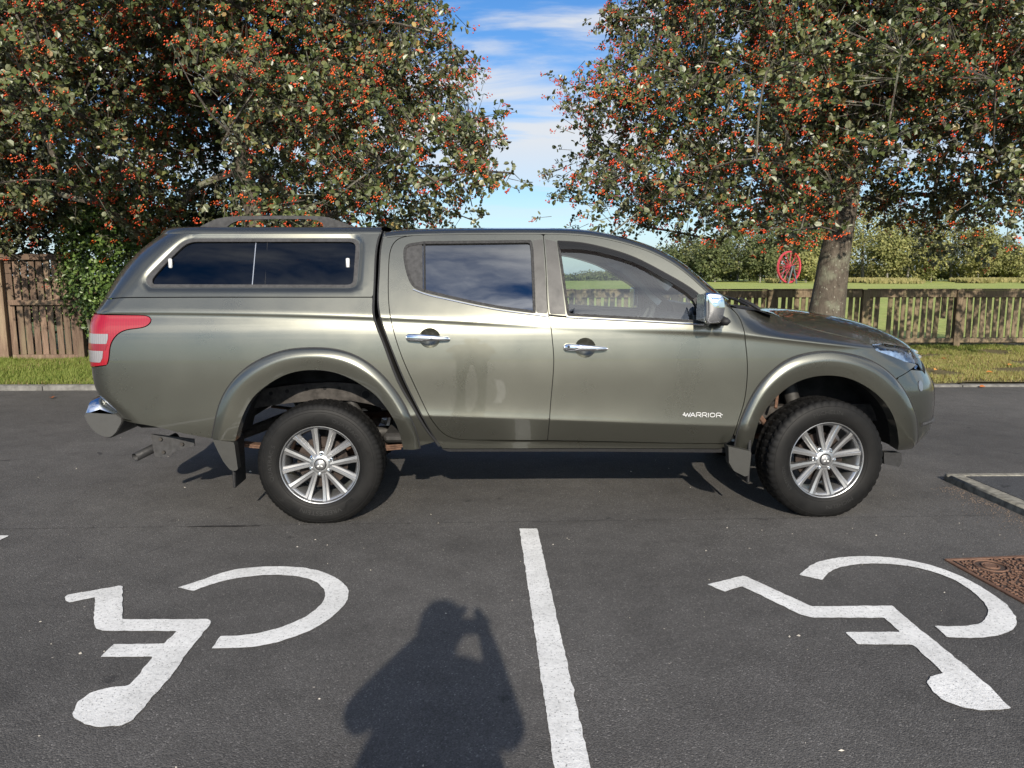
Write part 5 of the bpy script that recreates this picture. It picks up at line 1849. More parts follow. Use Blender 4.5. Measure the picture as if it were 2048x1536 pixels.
def leaf_mat(name, cols, under, trans=0.18, rough=0.42, spec=0.45):
    t = NT(name)
    at = t.node('Attribute'); at.attribute_name = 'tone'
    geo = t.node('NewGeometry')
    top = t.ramp(at.outputs['Fac'], cols)
    und = t.mix(0.25, under, top)
    col = t.mix(geo.outputs['Backfacing'], top, und)
    b = t.bsdf(Roughness=rough, Specular_IOR_Level=spec)
    t.link(col, b.inputs['Base Color'])
    tl = t.node('BsdfTranslucent'); t.link(t.mix(1.0, top, (1.5, 1.5, 0.6), 'MULTIPLY'), tl.inputs[0])
    ms = t.node('MixShader'); ms.inputs[0].default_value = trans
    t.link(b.outputs[0], ms.inputs[1]); t.link(tl.outputs[0], ms.inputs[2]); t.link(ms.outputs[0], t.out.inputs[0])


leaf_mat('leaf_whitebeam', [(0.0, (0.044, 0.062, 0.020)), (0.55, (0.088, 0.108, 0.036)), (0.86, (0.155, 0.160, 0.062)), (0.93, (0.19, 0.12, 0.045)), (1.0, (0.36, 0.27, 0.10))], (0.20, 0.21, 0.13), 0.12, 0.38, 0.5)
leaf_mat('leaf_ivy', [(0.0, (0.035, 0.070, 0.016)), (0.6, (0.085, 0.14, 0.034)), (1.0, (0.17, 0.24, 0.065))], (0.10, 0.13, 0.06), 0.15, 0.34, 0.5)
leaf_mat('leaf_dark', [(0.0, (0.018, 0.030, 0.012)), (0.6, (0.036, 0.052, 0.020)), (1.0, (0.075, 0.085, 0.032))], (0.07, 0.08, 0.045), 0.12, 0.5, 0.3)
leaf_mat('leaf_far_dark', [(0.0, (0.055, 0.072, 0.028)), (0.6, (0.10, 0.12, 0.046)), (1.0, (0.19, 0.19, 0.07))], (0.09, 0.10, 0.055), 0.15, 0.6, 0.25)
leaf_mat('leaf_far_olive', [(0.0, (0.15, 0.16, 0.055)), (0.6, (0.23, 0.235, 0.085)), (1.0, (0.35, 0.31, 0.12))], (0.14, 0.14, 0.07), 0.2, 0.6, 0.25)
leaf_mat('grass_blade', [(0.0, (0.10, 0.16, 0.032)), (0.35, (0.18, 0.24, 0.05)), (0.5, (0.28, 0.29, 0.085)), (0.7, (0.37, 0.285, 0.145)), (1.0, (0.46, 0.365, 0.21))], (0.20, 0.23, 0.06), 0.3, 0.6, 0.2)
leaf_mat('dry_grass', [(0.0, (0.16, 0.16, 0.06)), (1.0, (0.32, 0.28, 0.13))], (0.3, 0.25, 0.12), 0.25, 0.8, 0.1)


def bark(name, lo, hi):
    t = NT(name)
    b = t.bsdf(Roughness=0.9)
    co = t.coord('Object', (1, 1, 0.35))
    n = t.noise(co, 16, 7, 0.7, 0.6); n2 = t.noise(t.coord(), 3.5, 5, 0.65)
    c = t.mix(t.ramp(n2, [(0.52, 0.0), (0.64, 0.8)]), t.ramp(n, [(0.32, lo), (0.66, hi)]), (0.16, 0.165, 0.12))
    v = t.node('TexVoronoi'); t.link(t.coord('Object', (1, 1, 0.6)), v.inputs['Vector']); v.inputs['Scale'].default_value = 22
    c = t.mix(t.ramp(v.outputs['Distance'], [(0.12, 0.7), (0.22, 0.0)]), c, (0.30, 0.30, 0.25))
    t.link(c, b.inputs['Base Color'])
    t.bump(n, 0.9, 0.03)


bark('bark', (0.045, 0.036, 0.027), (0.12, 0.10, 0.078))
bark('limb_bark', (0.04, 0.033, 0.025), (0.10, 0.085, 0.066))
bark('twig_bark', (0.03, 0.025, 0.02), (0.07, 0.06, 0.048))
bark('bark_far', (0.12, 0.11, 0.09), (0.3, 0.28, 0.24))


def berry_mat():
    t = NT('berry')
    at = t.node('Attribute'); at.attribute_name = 'tone'
    b = t.bsdf(Roughness=0.3, Specular_IOR_Level=0.5, Subsurface_Weight=0.0)
    t.link(t.ramp(at.outputs['Fac'], [(0.0, (0.40, 0.030, 0.018)), (0.5, (0.62, 0.075, 0.018)), (1.0, (0.72, 0.16, 0.025))]), b.inputs['Base Color'])


berry_mat()

LEAF6 = np.array([(0, 0, 0), (0.28, -0.31, 0.07), (0.68, -0.33, 0.07), (1.0, 0, -0.06), (0.68, 0.33, 0.07), (0.28, 0.31, 0.07)])
LEAF6F = np.array([(0, 1, 2), (0, 2, 3), (0, 3, 4), (0, 4, 5)])
LEAF4 = np.array([(0, 0, 0), (0.5, -0.36, 0.04), (1, 0, -0.04), (0.5, 0.36, 0.04)])
LEAF4F = np.array([(0, 1, 2), (0, 2, 3)])


def scatter_leaves(name, P, D, Nn, size, mat, tone, r, parent=None, shape=6, kind='stuff'):
    """P base points, D pointing directions, Nn face normals (all (n,3)), size (n,)"""
    L, LF = (LEAF6, LEAF6F) if shape == 6 else (LEAF4, LEAF4F)
    D = D / (np.linalg.norm(D, axis=1)[:, None] + 1e-9)
    B = np.cross(Nn, D); B /= np.linalg.norm(B, axis=1)[:, None] + 1e-9
    N = np.cross(D, B)
    fold = r.uniform(0.3, 2.2, len(P))
    V = P[:, None] + size[:, None, None] * (L[None, :, 0:1] * D[:, None] + L[None, :, 1:2] * B[:, None] + (L[None, :, 2:3] * fold[:, None, None]) * N[:, None])
    m = len(L)
    F = (np.arange(len(P)) * m)[:, None, None] + LF[None]
    me = mesh_np(name, V.reshape(-1, 3), F.reshape(-1, 3), mat, False)
    a = me.attributes.new('tone', 'FLOAT', 'POINT')
    a.data.foreach_set('value', np.repeat(tone, m).astype(np.float32))
    o = link(name, me, parent)
    if kind: o['kind'] = kind
    return o


def berries(name, C, r, parent, rad=0.0108, per=(6, 11)):
    octa = np.array([(1, -1, 1), (-1, -1, -1), (1, 1, -1), (-1, 1, 1)], float) * 0.72      # a berry is about one pixel
    of = np.array([(0, 2, 3), (0, 1, 2), (0, 3, 1), (1, 3, 2)])
    n = r.integers(per[0], per[1], len(C))
    base = np.repeat(C, n, 0)
    ct = np.repeat(r.random(len(C)), n)
    P = base + r.normal(0, 1, base.shape) * (0.027, 0.027, 0.021)
    rr = rad * r.uniform(0.75, 1.2, len(P))
    V = P[:, None] + octa[None] * rr[:, None, None] * 1.12
    F = (np.arange(len(P)) * 4)[:, None, None] + of[None]
    me = mesh_np(name, V.reshape(-1, 3), F.reshape(-1, 3), 'berry', True)
    a = me.attributes.new('tone', 'FLOAT', 'POINT')
    a.data.foreach_set('value', np.repeat(np.clip(ct * 0.7 + r.uniform(0, 0.3, len(P)), 0, 1), 4).astype(np.float32))
    o = link(name, me, parent); o['kind'] = 'stuff'
    return o


def limbs(trunk, trunk_r, targets, r, rtip=0.012, sag=0.0):
    """greedy branch net: each target joins the nearest wood; pipe-model radii"""
    nodes = [np.array(p, float) for p in trunk]; par = [-1] + list(range(len(trunk) - 1))
    top = nodes[-1]
    order = np.argsort(np.linalg.norm(targets - np.asarray(trunk[len(trunk) // 2]), axis=1))
    first = max(1, len(trunk) // 2)
    for k in order:
        t = targets[k]
        A = np.array(nodes[first:])
        d = t - A
        dist = np.linalg.norm(d, axis=1) + 0.6 * np.clip(-d[:, 2], 0, None)
        j = int(dist.argmin()) + first
        p0 = nodes[j]; L = np.linalg.norm(t - p0)
        m = max(2, int(L / 0.22))
        mid = (p0 + t) / 2 + r.normal(0, 0.06 * L, 3) + [0, 0, 0.10 * L]
        prev = j
        for i in range(1, m + 1):
            u = i / m
            q = (1 - u) ** 2 * p0 + 2 * u * (1 - u) * mid + u * u * t
            nodes.append(q); par.append(prev); prev = len(nodes) - 1
    N = len(nodes)
    w = np.zeros(N)
    ch = np.zeros(N, int)
    for i in range(1, N): ch[par[i]] += 1
    w[ch == 0] = rtip ** 2.2
    for i in range(N - 1, 0, -1):
        w[par[i]] += w[i]
    rad = w ** (1 / 2.2)
    return np.array(nodes), np.array(par), rad


def wood(name, nodes, par, rad, mat, parent, trunk_n, trunk_r, r):
    m = MB()
    rr = rad.copy()
    kids = {}
    for i in range(1, len(par)): kids.setdefault(par[i], []).append(i)
    mt = MB().tube(nodes[:trunk_n], trunk_r, 16, caps=False)
    mt.build('trunk', mat, parent, True)
    rr[:trunk_n] = np.maximum(trunk_r[-1] * 0.6, np.minimum(rr[:trunk_n], trunk_r))
    done = set()
    # chains
    starts = [(p, c) for p, cs in kids.items() for c in cs if not (c < trunk_n)]
    isfirst = {}
    for p, cs in kids.items():
        cs = [c for c in cs if c >= trunk_n]
        if not cs: continue
        big = max(cs, key=lambda c: rr[c])
        for c in cs:
            if p < trunk_n or c != big: isfirst[c] = p
    for c, p in isfirst.items():
        chain = [p, c]
        while True:
            ks = kids.get(chain[-1], [])
            if not ks: break
            chain.append(max(ks, key=lambda k: rr[k]))
        P = nodes[chain]; q = rr[chain].copy(); q[0] = min(q[0], q[1] * 1.25)
        nn = 9 if q[1] > 0.05 else (6 if q[1] > 0.02 else 4)
        m.tube(P, q, nn, caps=False)
    return m.build(name, 'limb_bark', parent, True)


def whitebeam(loc, trunk_pts, trunk_r, cen, radii, label, seed, n_sprig=7600, leaf=0.075, group='red-berried trees behind the truck', berry=0.85, power=3.6, open_z=4.25, holes=0.335):
    r = np.random.default_rng(seed); nz_ = lattice(seed); nz2 = lattice(seed + 50)
    root = thing('berry_tree', loc, label, 'tree', group)
    rel = lambda p: np.asarray(p, float) - np.asarray(loc, float)
    # crown volume: boughs in a lumpy superellipsoid, sprigs massed round each bough
    cen = np.array(cen, float); rad = np.array(radii, float)
    need = 2600
    d = r.normal(0, 1, (need, 3)); d /= np.linalg.norm(d, axis=1)[:, None]
    k = (np.abs(d) ** power).sum(1) ** (-1 / power)
    lump = 0.80 + 0.32 * nz2(d * 2.6 + 9)
    rr = r.random(need) ** (1 / 2.5)
    Bq = cen + d * (k * lump * rr)[:, None] * rad
    lat = np.clip((cen[2] - Bq[:, 2]) / rad[2], -1, 1); Bq[:, :2] = cen[:2] + (Bq[:, :2] - cen[:2]) * (1 + 0.22 * lat)[:, None]
    Bq[:, 2] -= 0.45 * np.clip(np.linalg.norm((Bq[:, :2] - cen[:2]) / rad[:2], axis=1) - 0.55, 0, 1) * 2.0
    Bq = Bq[nz_(Bq * 0.9) * 0.6 + nz_(Bq * 2.2 + 5) * 0.4 > holes][:1750]
    bi = r.integers(0, len(Bq), n_sprig)
    bsz = r.uniform(0.13, 0.30, len(Bq))
    P = Bq[bi] + r.normal(0, 1, (n_sprig, 3)) * bsz[bi][:, None] * (1, 1, 0.75)
    btone = r.normal(0, 0.12, len(Bq))[bi]; bber = r.gamma(1.6, 0.62, len(Bq))[bi]
    # the lower inside of the crown is open round the trunk
    tp_ = np.asarray(trunk_pts); axx = np.interp(P[:, 2], tp_[:, 2], tp_[:, 0])
    keep = ~((np.abs(P[:, 0] - axx) < np.where(P[:, 2] < open_z - 0.7, 0.70, 0.45)) & (P[:, 2] < open_z) & (P[:, 1] < tp_[0][1] + 0.5) & (r.random(len(P)) < 0.97))
    P, btone, bber = P[keep], btone[keep], bber[keep]
    # wood
    tg = P[r.permutation(len(P))[:420]]
    nodes, par, wr = limbs(trunk_pts, trunk_r, tg, r)
    wood('limbs', nodes - np.asarray(loc), par, wr, 'bark', root, len(trunk_pts), np.array(trunk_r), r)
    # twigs: every sprig reaches back to the nearest limb
    A = nodes[len(trunk_pts):]
    tw = MB(); tv, tf, n0 = [], [], 0
    idx = np.empty(len(P), int)
    for s in range(0, len(P), 400):
        idx[s:s + 400] = np.linalg.norm(P[s:s + 400, None] - A[None], axis=2).argmin(1)
    B0 = A[idx]
    dv = P - B0; ln = np.linalg.norm(dv, axis=1)
    B0 = P - dv * np.minimum(1, 0.30 / (ln + 1e-9))[:, None]
    mid = (P + B0) / 2 + r.normal(0, 0.05, P.shape) + [0, 0, 0.03]
    side = np.cross(dv, [0.3, 0.2, 1.0]); side /= np.linalg.norm(side, axis=1)[:, None] + 1e-9
    up2 = np.cross(side, dv); up2 /= np.linalg.norm(up2, axis=1)[:, None] + 1e-9
    ring = lambda C, q: np.stack([C + q * side, C - 0.5 * q * side + 0.87 * q * up2, C - 0.5 * q * side - 0.87 * q * up2], 1)
    Vt = np.concatenate([ring(B0, 0.0060), ring(P, 0.003)], 1)
    base = (np.arange(len(P)) * 6)[:, None, None]
    Fq = np.array([(i * 3 + j, i * 3 + (j + 1) % 3, (i + 1) * 3 + (j + 1) % 3, (i + 1) * 3 + j) for i in range(1) for j in range(3)])
    o = link('twigs', mesh_np('twigs', rel(Vt.reshape(-1, 3)), (base + Fq[None]).reshape(-1, 4), 'twig_bark'), root); o['kind'] = 'stuff'
    # leaves: 6 to 9 round each twig end
    nl = r.integers(6, 10, len(P))
    I_ = np.repeat(np.arange(len(P)), nl)
    out = (P - cen) / rad; out /= np.linalg.norm(out, axis=1)[:, None] + 1e-9
    axis = dv / (ln[:, None] + 1e-9) * 0.6 + out * 0.6 + r.normal(0, 0.35, P.shape)
    axis /= np.linalg.norm(axis, axis=1)[:, None]
    rad_d = r.normal(0, 1, (len(I_), 3)); rad_d -= axis[I_] * (rad_d * axis[I_]).sum(1)[:, None]; rad_d /= np.linalg.norm(rad_d, axis=1)[:, None]
    D = rad_d + axis[I_] * r.uniform(-0.2, 0.9, len(I_))[:, None] + [0, 0, -0.15]
    pos = P[I_] - axis[I_] * (r.uniform(0, 0.14, len(I_)))[:, None] + rad_d * 0.012
    Nn = axis[I_] * 0.8 + np.array([0, 0, 0.75]) + r.normal(0, 0.55, (len(I_), 3))
    tone = np.clip(r.beta(2.2, 2.8, len(I_)) * 0.9 + 0.25 * (nz_(P * 0.8)[I_] - 0.5) + btone[I_], 0, 0.88)
    odd = r.random(len(I_)) < 0.035; tone[odd] = r.uniform(0.88, 1.0, odd.sum())
    scatter_leaves('leaves', rel(pos), D, Nn, leaf * r.uniform(0.65, 1.25, len(I_)), 'leaf_whitebeam', tone, r, root)
    bw = berry * bber * (0.6 + 0.5 * np.clip((P[:, 2] - cen[2]) / rad[2] + 0.4, 0, 1))
    bm = r.random(len(P)) < bw
    berries('berry_clusters', rel(P[bm] + out[bm] * 0.07 + [0, -0.03, -0.02]), r, root)
    return root


tl0 = at_y(512, 560, 12.2)
trL = [np.array([tl0[0], 12.2, 0.03]), at_y(513, 620, 12.2), at_y(511, 520, 12.2), at_y(508, 430, 12.2), at_y(500, 390, 12.2), at_y(488, 340, 12.2), at_y(482, 290, 12.2), at_y(484, 230, 12.2), at_y(478, 150, 12.2), at_y(470, 60, 12.1)]
whitebeam((float(trL[0][0]), 12.2, 0.03), trL, np.array([0.27, 0.20, 0.165, 0.145, 0.135, 0.128, 0.115, 0.095, 0.07, 0.05]),
          (-4.2, 12.0, 4.85), (4.0, 3.5, 2.85), 'red-berried whitebeam tree behind the canopy end of the truck', 21, 18500)
tr0 = at_y(1645, 640, 12.0)
trR = [np.array([tr0[0] - 0.1, 12.0, 0.03]), at_y(1651, 640, 12.0), at_y(1657, 600, 12.0), at_y(1668, 520, 12.0), at_y(1682, 450, 12.0), at_y(1692, 400, 12.0), at_y(1703, 340, 12.0), at_y(1690, 270, 12.0), at_y(1672, 200, 12.0), at_y(1680, 110, 12.0), at_y(1690, 20, 12.0)]
whitebeam((float(trR[0][0]), 12.0, 0.03), trR, np.array([0.33, 0.29, 0.265, 0.235, 0.205, 0.185, 0.16, 0.12, 0.095, 0.07, 0.05]),
          (6.05, 11.9, 4.95), (4.45, 3.5, 2.95), 'red-berried whitebeam tree with a leaning trunk behind the bonnet', 33, 19000, holes=0.335, open_z=3.3)
whitebeam((-11.6, 13.2, 0.03), [(-11.6, 13.2, 0.03), (-11.5, 13.2, 1.2), (-11.4, 13.2, 2.4), (-11.5, 13.2, 3.6), (-11.4, 13.2, 4.8)], np.array([0.26, 0.19, 0.16, 0.12, 0.07]),
          (-11.0, 13.2, 4.6), (3.9, 3.0, 2.9), 'red-berried tree at the left edge beyond the garden gate', 45, 7500, leaf=0.085)


def shrub(name, loc, cen, radii, label, cat, n, size, mat, seed, lobes=7, group=None, tones=(0.2, 0.9), stems=6, droop=None):
    r = np.random.default_rng(seed); nz_ = lattice(seed)
    root = thing(name, loc, label, cat, group)
    cen = np.array(cen, float); rad = np.array(radii, float)
    d = r.normal(0, 1, (n, 3)); d /= np.linalg.norm(d, axis=1)[:, None]
    lump = 0.72 + 0.55 * nz_(d * 2.2 + 7)
    rr = r.random(n) ** (1 / 4.0)
    P = cen + d * (lump * rr)[:, None] * rad
    keep = (nz_(P * 2.3) > 0.30) & (P[:, 2] > loc[2] + 0.02)
    P, d = P[keep], d[keep]
    D = d * 0.5 + r.normal(0, 0.6, P.shape) + [0, 0, -0.35]
    Nn = d + [0, -0.2, 0.5] + r.normal(0, 0.45, P.shape)
    tone = np.clip(r.uniform(tones[0], tones[1], len(P)) + 0.3 * (nz_(P * 1.2) - 0.5), 0, 1)
    scatter_leaves('foliage', P - np.asarray(loc), D, Nn, size * r.uniform(0.6, 1.3, len(P)), mat, tone, r, root, 4 if size > 0.1 else 6)
    m = MB()
    for k in range(stems):
        e = P[r.integers(len(P))]; e = cen + (e - cen) * 0.8
        b = np.array([loc[0] + r.normal(0, 0.12 * rad[0]), loc[1] + r.normal(0, 0.12 * rad[1]), loc[2]])
        m.tube(smooth_line([b, b * 0.5 + e * 0.5 + r.normal(0, 0.08, 3) * rad[0], e], 8) - np.asarray(loc), np.linspace(0.03, 0.008, 8) * max(1, rad[2]), 6, caps=False)
    m.build('stems', 'bark', root, True)
    return root


# ivy column beside the gate
shrub('ivy_bush', (-6.05, 12.35, 0.08), (-5.85, 12.45, 1.65), (0.88, 0.62, 1.30), 'glossy green ivy bush climbing beside the wooden gate', 'bush', 12000, 0.066, 'leaf_ivy', 61)
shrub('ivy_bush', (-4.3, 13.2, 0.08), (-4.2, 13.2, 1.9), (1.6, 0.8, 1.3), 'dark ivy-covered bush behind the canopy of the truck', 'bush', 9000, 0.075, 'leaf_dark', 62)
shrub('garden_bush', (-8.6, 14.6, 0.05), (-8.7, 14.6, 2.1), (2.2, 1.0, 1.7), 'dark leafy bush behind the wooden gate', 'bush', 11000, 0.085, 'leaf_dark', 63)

# ---- far trees across the field
def far_tree(px, top_py, width, dist, mat, label, seed, base_z=0.35, trunk_h=0.25, n=4200):
    r = np.random.default_rng(seed); nz_ = lattice(seed)
    b = at_y(px, 560, dist); t = at_y(px, top_py, dist)
    H_ = t[2] - base_z; loc = (float(b[0]), dist, base_z)
    root = thing('far_tree', loc, label, 'tree', 'trees on the far side of the field')
    cz = H_ * (trunk_h + (1 - trunk_h) / 2); rz = H_ * (1 - trunk_h) / 2
    d = r.normal(0, 1, (n, 3)); d /= np.linalg.norm(d, axis=1)[:, None]
    rr = (0.62 + 0.62 * nz_(d * 2.5 + 4)) * r.random(n) ** (1 / 3.2)
    P = np.array([0, 0, cz]) + d * rr[:, None] * np.array([width / 2, width / 2, rz])
    kp = nz_(P * 0.75 + 3) > 0.33; P, d = P[kp], d[kp]
    P[:, 2] = np.maximum(P[:, 2], 0.15)
    D = r.normal(0, 1, P.shape); Nn = d + r.normal(0, 0.6, P.shape) + [0, 0, 0.4]
    tone = np.clip(r.uniform(0.05, 0.85, len(P)) + 0.5 * (nz_(P * 0.5) - 0.5), 0, 1)
    scatter_leaves('crown', P, D, Nn, (0.42 if dist > 110 else 0.32) * r.uniform(0.6, 1.5, len(P)), mat, tone, r, root, 4)
    m = MB()
    hh = H_ * 0.8
    lean = r.normal(0, 0.03 * H_, 2)
    tp = smooth_line([(0, 0, -0.3), (lean[0] * .4, lean[1] * .4, hh * 0.4), (lean[0], lean[1], hh)], 8)
    m.tube(tp, np.linspace(0.018, 0.005, 8) * H_, 7)
    for k in range(6):
        u = r.uniform(0.3, 0.8); q = np.array([np.interp(u * hh, tp[:, 2], tp[:, j]) for j in range(3)])
        a = r.uniform(0, 2 * PI); L = width * 0.3
        m.tube([q, q + [math.cos(a) * L * .5, math.sin(a) * L * .5, L * .5], q + [math.cos(a) * L, math.sin(a) * L, L * .8]], [0.006 * H_, 0.004 * H_, 0.002 * H_], 5)
    m.build('trunk', 'bark_far', root, True)


k = 0
spec = []
for px, top, w, dst, kind in [(1290, 520, 9, 160, 'd'), (1335, 492, 9, 152, 'd'), (1385, 462, 11, 148, 'd'), (1430, 470, 9, 138, 'd'), (1475, 435, 13, 146, 'd'), (1520, 470, 8, 134, 'd'), (1555, 415, 14, 150, 'd'), (1610, 425, 12, 150, 'd'),
                              (1612, 500, 5, 128, 'o'), (1660, 410, 12, 146, 'o'), (1725, 370, 15, 150, 'o'), (1775, 452, 9, 138, 'o'), (1815, 420, 12, 148, 'o'), (1862, 470, 7, 136, 'o'), (1900, 412, 13, 150, 'o'), (1955, 440, 9, 142, 'o'), (1995, 468, 9, 150, 'd'), (2035, 492, 9, 146, 'o'), (2085, 480, 11, 150, 'o'), (2140, 470, 12, 150, 'o')]:
    spec.append((px, top, w, dst, kind))
names_d = ['small dark tree lowest of the wood beyond the windscreen', 'dark green tree left of the taller wood trees', 'tall dark tree rising above the door mirror', 'bushy dark tree just right of the mirror line', 'tall dark tree left of the red wheel', 'low dark tree close to the left of the red wheel', 'tallest dark tree right behind the red wheel', 'dark tree between the red wheel and the leaning trunk']
names_o = ['small yellowish shrub-like tree right of the red wheel', 'olive tree directly behind the leaning trunk', 'tall olive tree just right of the leaning trunk', 'low olive tree right of the leaning trunk', 'rounded olive tree above the fence middle', 'low pale olive tree in front of the row', 'tall olive tree above the fence post', 'pale olive tree right of the fence post', 'last olive tree at the right edge', 'olive tree cut by the right edge', 'olive tree beyond the right edge']
kd = ko = 0
for i, (px, top, w, dst, kind) in enumerate(spec):
    if kind == 'd':
        lab = names_d[kd] if kd < len(names_d) else 'single dark green tree among the olive trees at the right'; kd += 1
    else:
        lab = names_o[ko]; ko += 1
    far_tree(px, top, w, dst, 'leaf_far_dark' if kind == 'd' else 'leaf_far_olive', lab, 200 + i, trunk_h=0.02 if kind == 'd' else 0.05, n=5600)
# undergrowth closing the foot of the wood
und = ('below the windscreen pillar', 'left of the door mirror', 'right of the door mirror', 'well left of the red wheel', 'just left of the red wheel', 'behind the red wheel', 'left of the leaning trunk', 'behind the leaning trunk', 'right of the leaning trunk', 'left of the fence middle', 'at the fence middle', 'left of the fence post', 'behind the fence post', 'right of the fence post', 'near the right edge', 'at the right edge', 'past the right edge')
for i, w in enumerate(und):
    far_tree(1300 + i * 52, 522 + (i * 7) % 14, 9.5, 153 + (i % 3) * 3, 'leaf_far_dark' if i < 7 else 'leaf_far_olive', 'low undergrowth bush at the foot of the wood, ' + w, 300 + i, trunk_h=0.0, n=2600)
# long hedge line seen low through the cab
for i, px in enumerate((700, 800, 890, 980, 1060, 1130, 1200, 1255)):
    far_tree(px, 541 + (i % 3) * 4, 13, 165, 'leaf_far_dark', ['low far bush seen through the cab, %s' % w for w in ('first from the canopy', 'second from the canopy', 'behind the rear quarter window', 'behind the rear door glass', 'near the pillar', 'in the rear half of the front window', 'in the middle of the front window', 'below the sun visor')][i], 260 + i, trunk_h=0.02, n=2200)

# tall dry grass along the edge of the wood
r = np.random.default_rng(77)
n = 26000
px_ = r.uniform(1440, 2140, n)
dist_ = r.uniform(118, 139, n)
xx = np.array([at_y(p, 560, 1.0)[0] for p in px_]) * dist_
dens = lattice(5)(np.stack([xx * 0.12, dist_ * 0.12, 0 * xx], -1))
kp = dens > np.where(px_ > 1690, 0.55, 0.85)
xx, dist_ = xx[kp], dist_[kp]
zz0 = 0.09 - 0.15 + 0.5 * sstep(60, 165, dist_) - 0.05
Pg = np.stack([xx, dist_, zz0], -1)
Dg = np.stack([r.normal(0, 0.35, len(xx)), r.normal(0, 0.3, len(xx)), np.ones(len(xx))], -1)
scatter_leaves('tall_dry_grass', Pg, Dg, np.stack([r.normal(0, .5, len(xx)), -np.ones(len(xx)), r.normal(0, .3, len(xx))], -1), r.uniform(0.4, 1.0, len(xx)), 'dry_grass', r.random(len(xx)), r, None, 4)
bpy.data.objects['tall_dry_grass']['label'] = 'tall straw-coloured grass along the edge of the wood'
bpy.data.objects['tall_dry_grass']['category'] = 'grass'

# ---- grass of the verge: single blades
def blades(name, x0, x1, d0, d1, n, h, seed, dry, label):
    r = np.random.default_rng(seed); nz_ = lattice(seed)
    x = r.uniform(x0, x1, n); d = r.uniform(d0, d1, n)
    y = kerb_y(x) + d
    z = 0.040 + 0.05 * sstep(0, 2.2, d) + 0.012 * np.sin(x * 1.9 + d * 2) + 0.008 * np.sin(x * 5.1 - d)
    q = np.stack([x * 0.9, d * 1.4, 0 * x], -1)
    nn = nz_(q) * 0.6 + nz_(q * 3.1 + 5) * 0.4
    bare = nz_(q * 1.7 + 11)
    dr = np.clip(dry(x, d) + (nn - 0.5) * 1.1, 0, 1)
    keep = (bare > 0.40 * dr) & ((d > 0.30) | (r.random(n) < 0.6) | (dr < 0.5))
    x, y, z, dr = x[keep], y[keep], z[keep], dr[keep]
    m = len(x)
    hh = h * r.uniform(0.5, 1.4, m)
    a = r.uniform(0, 2 * PI, m); lean = r.uniform(0.1, 1.0, m)
    w = 0.0042 * r.uniform(0.7, 1.6, m) + 0.001
    base = np.stack([x, y, z - 0.004], -1)
    tip = base + np.stack([np.cos(a) * lean * hh, np.sin(a) * lean * hh, hh], -1)
    midp = base * 0.45 + tip * 0.55 + np.stack([0 * x, 0 * x, hh * 0.14], -1)
    sd = np.stack([-np.sin(a), np.cos(a), 0 * a], -1) * w[:, None]
    V = np.stack([base - sd, base + sd, tip], 1)
    F3 = (np.arange(m) * 3)[:, None] + np.array([0, 1, 2])
    me = mesh_np(name, V.reshape(-1, 3), F3, 'grass_blade', False)
    tone = np.where(r.random(m) < dr, r.uniform(0.5, 1.0, m), r.uniform(0.0, 0.5, m))
    at = me.attributes.new('tone', 'FLOAT', 'POINT'); at.data.foreach_set('value', np.repeat(tone, 3).astype(np.float32))
    link(name, me, kind='stuff', label=label, category='grass')


blades('verge_grass', -10.5, -3.6, 0.13, 4.0, 90000, 0.05, 91, lambda x, d: 0.10 + 0 * x, 'lush green grass strip between the kerb and the wooden gate')
blades('dry_verge_grass', 3.6, 12.5, 0.13, 4.9, 120000, 0.045, 92, lambda x, d: 1.50 - 0.26 * d + 0.10 * np.sin(x * 1.3), 'patchy half-dried grass in front of the low picket fence')
blades('shaded_verge_grass', -3.6, 3.6, 0.13, 4.0, 30000, 0.05, 93, lambda x, d: 0.35 + 0 * x, 'grass strip hidden behind the truck')
# ------------------------------------------------------------------ fences
def wood_mat(name, lo, hi, moss):
    t = NT(name)
    b = t.bsdf(Roughness=0.85, Specular_IOR_Level=0.25)
    oi = t.node('ObjectInfo')
    co = t.node('Mapping'); t.link(t.coord('Object'), co.inputs[0]); co.inputs['Scale'].default_value = (1, 1, 0.12)
    cmb_ = t.node('CombineXYZ'); 
    for i in range(3): t.link(t.math('MULTIPLY', oi.outputs['Random'], 37.0), cmb_.inputs[i])
    t.link(cmb_.outputs[0], co.inputs['Location'])
    n = t.noise(co.outputs[0], 38, 6, 0.65, 0.4)
    n2 = t.noise(co.outputs[0], 6, 4, 0.6)
    c = t.ramp(n, [(0.3, lo), (0.7, hi)])
    c = t.mix(t.ramp(n2, [(0.5, 0.0), (0.72, 0.7)]), c, moss)
    c = t.mix(1.0, c, t.ramp(oi.outputs['Random'], [(0.0, 0.72), (1.0, 1.25)]), 'MULTIPLY')
    t.link(c, b.inputs['Base Color'])
    t.bump(n, 0.5, 0.006)


wood_mat('fence_wood', (0.085, 0.064, 0.041), (0.22, 0.168, 0.112), (0.16, 0.148, 0.07))
wood_mat('gate_wood', (0.090, 0.058, 0.041), (0.19, 0.130, 0.095), (0.25, 0.20, 0.13))

